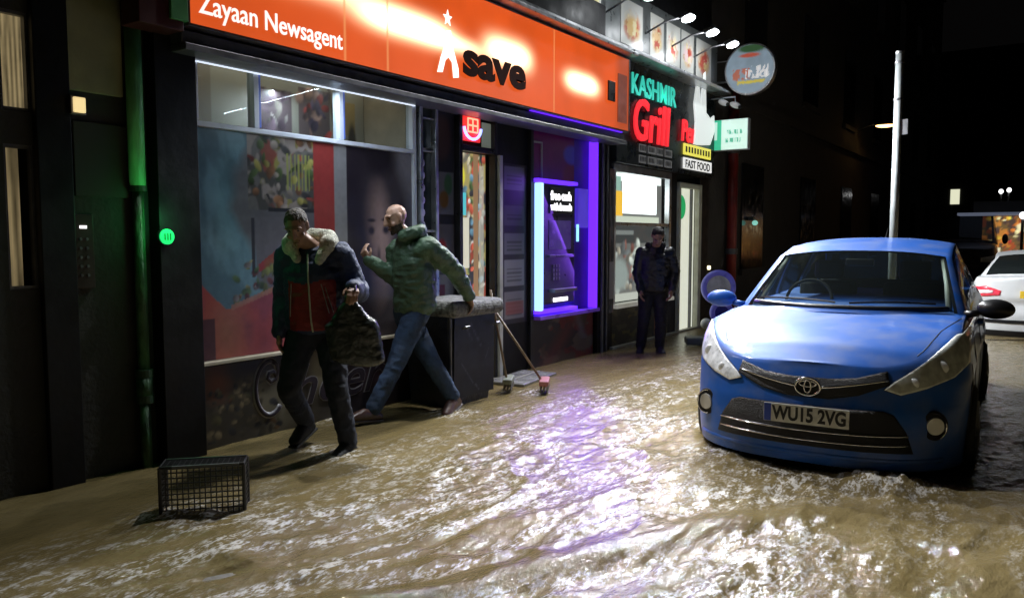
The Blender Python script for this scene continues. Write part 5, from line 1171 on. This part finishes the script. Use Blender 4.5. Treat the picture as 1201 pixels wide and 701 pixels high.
# hood collar lying round the neck
hc_ = []
for t_ in np.linspace(-.25, math.pi + .45, 11): hc_.append(Vector((-.052 + .135 * math.cos(t_), -.01 + .115 * math.sin(t_), 1.495 + .035 * math.sin(t_))))
HS = [[(hc_[i], (.058, .058, .070 + .012 * math.sin(i * 1.1))), (hc_[i + 1], (.058, .058, .070))] for i in range(len(hc_) - 1)]
HS += [[((-.05, .13, 1.47), (.15, .07, .07)), ((-.04, .17, 1.38), (.12, .06, .08))], [(hc_[0], .048), ((.03, -.11, 1.38), .03)], [(hc_[-1], .042), ((-.12, -.10, 1.39), .028)]]
cloth('hood', HS, crm, jk, .010, .005, 16, seed=3)
legs(p1, J1, dkdenim); shoes(p1, J1, blk, M_['rubber'])
bag = thing('carrier_bag', 'dark plastic carrier bag held by the man in the maroon jacket', 'bag', (.72, 3.8, -.035), YAW)
BS = [[((.255, -.24, 1.13), (.03, .02, .03)), ((.17, -.2, .93), (.07, .05, .05)), ((.33, -.2, .95), (.08, .06, .06))], [((.17, -.2, .93), (.09, .055, .05)), ((.35, -.19, .95), (.09, .07, .06)), ((.22, -.19, .74), (.11, .07, .05)), ((.36, -.17, .72), (.12, .08, .05))]]
cloth('bag_body', BS, pbr('grey_black_polythene', (.028, .034, .032), .28, var=.3, bump=.6, bs=25), bag, .010, .007, 9, seed=8)
m = MB(); m.tube([(.255, -.24, 1.12), (.25, -.235, 1.21), (.30, -.24, 1.22), (.30, -.23, 1.10)], .009, 8); m.build('handle', M_['dplastic'], bag, smooth=True, local=True)

# --- man in green padded jacket, hand on the bin
J2 = dict(head=(-.035, -.06, 1.685), face=(-.80, -.50, -.34), hup=(-.25, -.1, .95), neck=(.055, .0, 1.545), chest=(.10, .05, 1.30), pelvis=(.08, .09, .92),
    rsh=(-.06, .14, 1.42), rel=(-.07, .07, 1.19), rwr=(-.265, -.02, 1.34), rhand=((-.5, -.1, .75), (-.5, -.6, 0), (.6, -.6, .2), 1.3),
    lsh=(.235, -.06, 1.45), lel=(.44, .12, 1.25), lwr=(.545, .28, 1.02), lhand=((.25, .25, -.95), (.8, .6, .2), (-.6, .7, 0), .6),
    rhip=(.02, .14, .86), rkn=(.245, .04, .47), ran=(.42, .13, .15), rto=(.37, -.02, .045), lhip=(.10, .02, .86), lkn=(-.03, -.14, .50), lan=(-.215, -.28, .12), lto=(-.35, -.42, .10), ldn=(.25, .1, -.95), rdn=(.3, .3, -.9))
p2, HP2, HR2 = person('bald bearded man in green padded jacket striding through the water, hand on the bin', (.40, 5.0, -.03), J2, skin_cols[1], beard=pbr('dark_beard', (.05, .035, .025), .8, bump=.8, bs=150))
grn = pbr('green_shell', (.055, .105, .060), .5, var=.4, vs=7, bump=.35, bs=50)
JS = [[((.055, .02, 1.50), (.10, .09, .06)), ((.10, .05, 1.32), (.185, .185, .13))], [((.10, .05, 1.32), (.185, .185, .13)), ((.10, .08, .93), (.180, .17, .07))], [((.1, .05, 1.36), (.14, .14, .1)), (J2['rsh'], .088)], [((.1, .05, 1.36), (.14, .14, .1)), (J2['lsh'], .092)],
      [(J2['rsh'], .086), (J2['rel'], .070)], [(J2['rel'], .070), (J2['rwr'], .046)], [(J2['lsh'], .092), (J2['lel'], .076)], [(J2['lel'], .074), (J2['lwr'], .052)]]
jk2 = cloth('jacket', JS, grn, p2, .011, .013, 8, seed=21, anis=(1, 1, 2.2))
hc_ = [Vector((.065 + .105 * math.cos(t_), .02 + .11 * math.sin(t_), 1.555 + .035 * math.cos(t_))) for t_ in np.linspace(-2.0, 2.3, 11)]
cloth('hood', [[(hc_[i], (.042, .042, .05)), (hc_[i + 1], (.042, .042, .05))] for i in range(10)] + [[((.16, .07, 1.52), (.06, .07, .07)), ((.19, .09, 1.42), (.05, .07, .05))]], grn, jk2, .010, .008, 14, seed=4)
legs(p2, J2, denim); shoes(p2, J2, pbr('brown_leather', (.07, .032, .022), .4, var=.4, coat=.5), pbr('pale_sole', (.12, .1, .09), .6))

# --- man in black by the takeaway
J3 = dict(head=(.075, -.12, 1.545), face=(-.10, -.70, -.85), hup=(-.05, -.6, .8), neck=(.07, -.02, 1.42), chest=(.07, .0, 1.20), pelvis=(.06, .06, .88),
    rsh=(-.10, .0, 1.34), rel=(-.155, .05, 1.08), rwr=(-.13, -.06, .86), rhand=((0, -.2, -1), (-.9, 0, 0), (0, -1, 0), .5),
    lsh=(.245, .0, 1.33), lel=(.335, .04, 1.08), lwr=(.27, -.10, .86), lhand=((-.15, -.3, -1), (.8, -.3, 0), (-.3, -.9, 0), .6),
    rhip=(-.03, .06, .84), rkn=(-.07, .0, .45), ran=(-.10, .06, .09), rto=(-.14, -.09, .035), lhip=(.15, .06, .84), lkn=(.15, -.02, .45), lan=(.15, .04, .09), lto=(.16, -.12, .035))
p3, _, _ = person('man in black padded jacket looking down outside the takeaway door', (.56, 9.6, -.03), J3, skin_cols[0], hair=pbr('dark_hair', (.02, .016, .013), .6, bump=.8, bs=120))
JS = [[((.07, .0, 1.38), (.10, .09, .06)), ((.07, .0, 1.22), (.20, .145, .13))], [((.07, .0, 1.22), (.20, .145, .13)), ((.065, .04, .86), (.195, .14, .07))], [((.07, .0, 1.24), (.15, .12, .1)), (J3['rsh'], .082)], [((.07, .0, 1.24), (.15, .12, .1)), (J3['lsh'], .082)],
      [(J3['rsh'], .082), (J3['rel'], .068)], [(J3['rel'], .066), (J3['rwr'], .048)], [(J3['lsh'], .082), (J3['lel'], .068)], [(J3['lel'], .066), (J3['lwr'], .048)]]
jk3 = cloth('jacket', JS, pbr('black_padded', (.010, .011, .014), .42, var=.3, vs=9, bump=.4, bs=40), p3, .012, .010, 9, seed=31, anis=(1, 1, 2.4))
hc_ = [Vector((.07 + .10 * math.cos(t_), .01 + .09 * math.sin(t_), 1.43)) for t_ in np.linspace(-.6, math.pi + .6, 9)]
cloth('collar', [[(hc_[i], (.035, .035, .045)), (hc_[i + 1], (.035, .035, .045))] for i in range(8)], blk, jk3, .010, .004, 14)
legs(p3, J3, blk); shoes(p3, J3, blk, M_['rubber'])

# ------------------------------------------------------------------ street things
# bin with grey lid
bn = thing('commercial_bin', 'large scuffed black bin with grey textured lid beside the newsagent door', 'bin', (.32, 5.75, 0))
m = MB(); n0 = 8
vs = []
for z, x0, x1, y0, y1 in ((-.08, .09, .56, 5.44, 6.02), (.45, .07, .59, 5.41, 6.05), (.86, .05, .61, 5.38, 6.08)): vs += [(x0, y0, z), (x1, y0, z), (x1, y1, z), (x0, y1, z)]
m.add(vs, [(3, 2, 1, 0)] + [(4 * i + k, 4 * i + (k + 1) % 4, 4 * i + 4 + (k + 1) % 4, 4 * i + 4 + k) for i in (0, 1) for k in range(4)] + [(8, 9, 10, 11)])
bb = m.build('body', pbr('scuffed_black_plastic', (.018, .020, .026), .38, var=.6, vs=4, bump=.5, bs=18), bn, bevel=.03)
def scuffs(U, V):
    c = base(U, (.018, .02, .027)) * (1 + .5 * fbm(U * 6, V * 8, 0, 4, 2))[..., None]
    for (u0, v0, u1, v1, w, a) in [(.15, .45, .5, .12, .012, .5), (.62, .2, .85, .55, .012, .5), (.35, .95, .65, .62, .035, .35), (.3, .85, .42, .70, .03, .3), (.5, .15, .62, .05, .02, .6)]:
        du, dv = u1 - u0, v1 - v0; t = np.clip(((U - u0) * du + (V - v0) * dv) / (du * du + dv * dv), 0, 1); d = np.sqrt((U - u0 - t * du) ** 2 + (V - v0 - t * dv) ** 2)
        c = mixc(c, (.16, .18, .23), np.clip(1 - d / w, 0, 1) * a * np.clip(fbm(U * 20, V * 20, 0, 3, 9) * 2 + .7, 0, 1))
    return c
art('scuffed_front_film', (.603, 5.43, .08), FU, (-.0 + .02, 0, 1), .60, .72, scuffs, M_['artdull'], bb, .01, .004)
lid = pbr('grey_lid', (.17, .17, .165), .7, var=.7, vs=26, bump=1, bs=60)
m = MB(); m.box(.03, .69, 5.35, 6.12, .80, .945); lo = m.build('lid', lid, bn, bevel=.06); lo.modifiers['bevel'].segments = 4
for y in (5.5, 5.96):
    m = MB(); m.tube([(.655, y, .70), (.69, y, .72), (.69, y + .05, .72), (.655, y + .05, .70)], .01, 8); m.build('handle', M_['dsteel'], bn)
m = MB(); m.tube([(.612, 5.39, .02), (.625, 5.37, .80)], .010, 8); m.build('edge_rail', M_['dsteel'], bn)

# brooms
def broom(lbl, top, foot, col):
    b = thing('broom', lbl, 'broom', (foot[0], foot[1], 0), 0, 'brooms leaning by the newsagent door')
    m = MB(); m.tube([foot, top], .012, 10); m.build('handle', pbr('broom_handle', (.22, .15, .09), .5, var=.4), b, smooth=True)
    m = MB(); f = Vector(foot); m.obox(f + Vector((.02, 0, .01)), .09, .30, .05, Matrix.Rotation(.5, 3, 'Z')); hd = m.build('head', pbr('broom_head', col, .5), b, bevel=.01)
    m = MB()
    for i in range(14):
        for j in range(3):
            q = Matrix.Rotation(.5, 3, 'Z') @ Vector((-.03 + .03 * j, -.13 + .02 * i, 0)); m.tube([f + Vector((.02, 0, -.01)) + q, f + Vector((.02, 0, -.07)) + q * 1.15], .007, 5)
    o = m.build('bristles', pbr('bristle', (.12, .11, .08), .8), hd); o['kind'] = 'stuff'
broom('broom leaning against the bin edge, left of the pair', (.48, 6.16, 1.0), (.52, 6.38, .10), (.2, .22, .16))
broom('broom with reddish head propped right of the other one by the doorway', (.42, 6.22, .88), (.86, 6.50, .10), (.32, .12, .10))
fb_ = thing('fallen_board', 'flat pale wet board lying at the doorstep beside the brooms', 'board', (.35, 6.8, 0))
m = MB(); m.obox((.30, 7.0, .012), .42, .8, .03, Matrix.Rotation(.12, 3, 'Z')); m.build('board', pbr('pale_wet_board', (.22, .22, .20), .22, var=.3, bump=.2), fb_, bevel=.006)
m = MB(); m.obox((.30, 7.0, .03), .04, .76, .012, Matrix.Rotation(.12, 3, 'Z')); m.build('batten', pbr('batten', (.25, .24, .2), .4), fb_, bevel=.003)

# crate on its side
cr = thing('plastic_crate', 'black lattice plastic crate on its side in the water, lower left', 'crate', (1.11, 2.60, -.05), math.radians(46))
cp = pbr('crate_plastic', (.022, .023, .024), .38, var=.3)
wd, hg, dp_ = .43, .32, .15
def lattice(axis_u, axis_v, o, wu, hv, nu, nv, name, zig=True):
    m = MB(); U = Vector(axis_u); V = Vector(axis_v); O = Vector(o); w = U.cross(V); R = Matrix((U, V, w)).transposed()
    for i in range(nu + 1): m.obox(O + U * wu * i / nu + V * hv / 2, .006, hv, .006, R)
    for j in range(nv + 1): m.obox(O + U * wu / 2 + V * hv * j / nv + w * .001, wu, .006, .0075, R)
    return m.build(name, cp, cr, local=True)
X_, Z_, Y_ = (1, 0, 0), (0, 0, 1), (0, 1, 0)
lattice(X_, Z_, (-wd / 2, -dp_ / 2, 0), wd, hg, 15, 11, 'base_lattice')
lattice(Y_, Z_, (-wd / 2, -dp_ / 2, 0), dp_, hg, 8, 11, 'side_lattice'); lattice(Y_, Z_, (wd / 2, -dp_ / 2, 0), dp_, hg, 8, 11, 'side_lattice')
lattice(X_, Y_, (-wd / 2, -dp_ / 2, hg), wd, dp_, 15, 8, 'top_lattice')
m = MB()
for z in (.0, hg): m.tube([(-wd / 2, -dp_ / 2, z), (wd / 2, -dp_ / 2, z), (wd / 2, dp_ / 2, z), (-wd / 2, dp_ / 2, z)], .011, 8, closed=True)
for x in (-wd / 2, wd / 2):
    for y in (-dp_ / 2, dp_ / 2): m.tube([(x, y, 0), (x, y, hg)], .011, 8)
m.build('rim', cp, cr, local=True)
m = MB(); m.obox((.02, -dp_ / 2 - .003, hg + .004), wd * .8, .02, .012); m.build('handle_bar', pbr('crate_grey', (.09, .1, .1), .35), cr, bevel=.003, local=True)

# round blue ride beyond the takeaway door
rd = thing('coin_ride', 'blue and white ride made of round discs beside the takeaway door', 'ride', (.45, 12.4, 0))
pblue = pbr('ride_blue', (.16, .16, .62), .3, coat=.8, var=.2, emis=(.1, .1, .6), es=.12); pwhite = pbr('ride_white', (.7, .72, .75), .3, coat=.6, var=.3)
nd = Vector((.55, -.83, 0))
m = MB(); m.tube([Vector((.46, 12.45, .70)) + Vector((math.cos(t) * .235 * .83, math.cos(t) * .235 * .55, math.sin(t) * .235)) for t in np.linspace(0, 2 * math.pi, 33)[:-1]], .05, 12, closed=True); m.build('large_ring', pblue, rd, smooth=True)
m = MB(); m.disc((.46, 12.45, .70), nd, .20, .05, 32); m.build('large_disc', pwhite, rd, bevel=.01)
m = MB(); m.tube([Vector((.52, 12.45, .30)) + Vector((math.cos(t) * .15 * .83, math.cos(t) * .15 * .55, math.sin(t) * .15)) for t in np.linspace(0, 2 * math.pi, 33)[:-1]], .045, 12, closed=True); m.build('small_ring', pblue, rd, smooth=True)
m = MB(); m.disc((.52, 12.45, .30), nd, .12, .04, 32); m.build('small_disc', pbr('ride_deep_blue', (.03, .03, .4), .3), rd, bevel=.01)
m = MB(); m.ell((.36, 12.2, .13), (.09, .09, .09)); m.build('ball', pwhite, rd, smooth=True)
m = MB(); m.tube([(.46, 12.52, -.1), (.46, 12.52, .6)], .05, 12); m.build('post', pblue, rd)
gt = thing('grey_tray', 'flat grey tray lying on the wet ground by the takeaway door', 'tray', (.85, 10.6, 0))
m = MB(); m.obox((.82, 10.65, .06), .34, .26, .10, Matrix.Rotation(.5, 3, 'Z')); m.build('tray', pbr('tray_grey', (.16, .17, .16), .5), gt, bevel=.02)
m = MB(); m.obox((.95, 10.72, .07), .12, .27, .12, Matrix.Rotation(.5, 3, 'Z')); m.build('dark_end', M_['dplastic'], gt, bevel=.015)
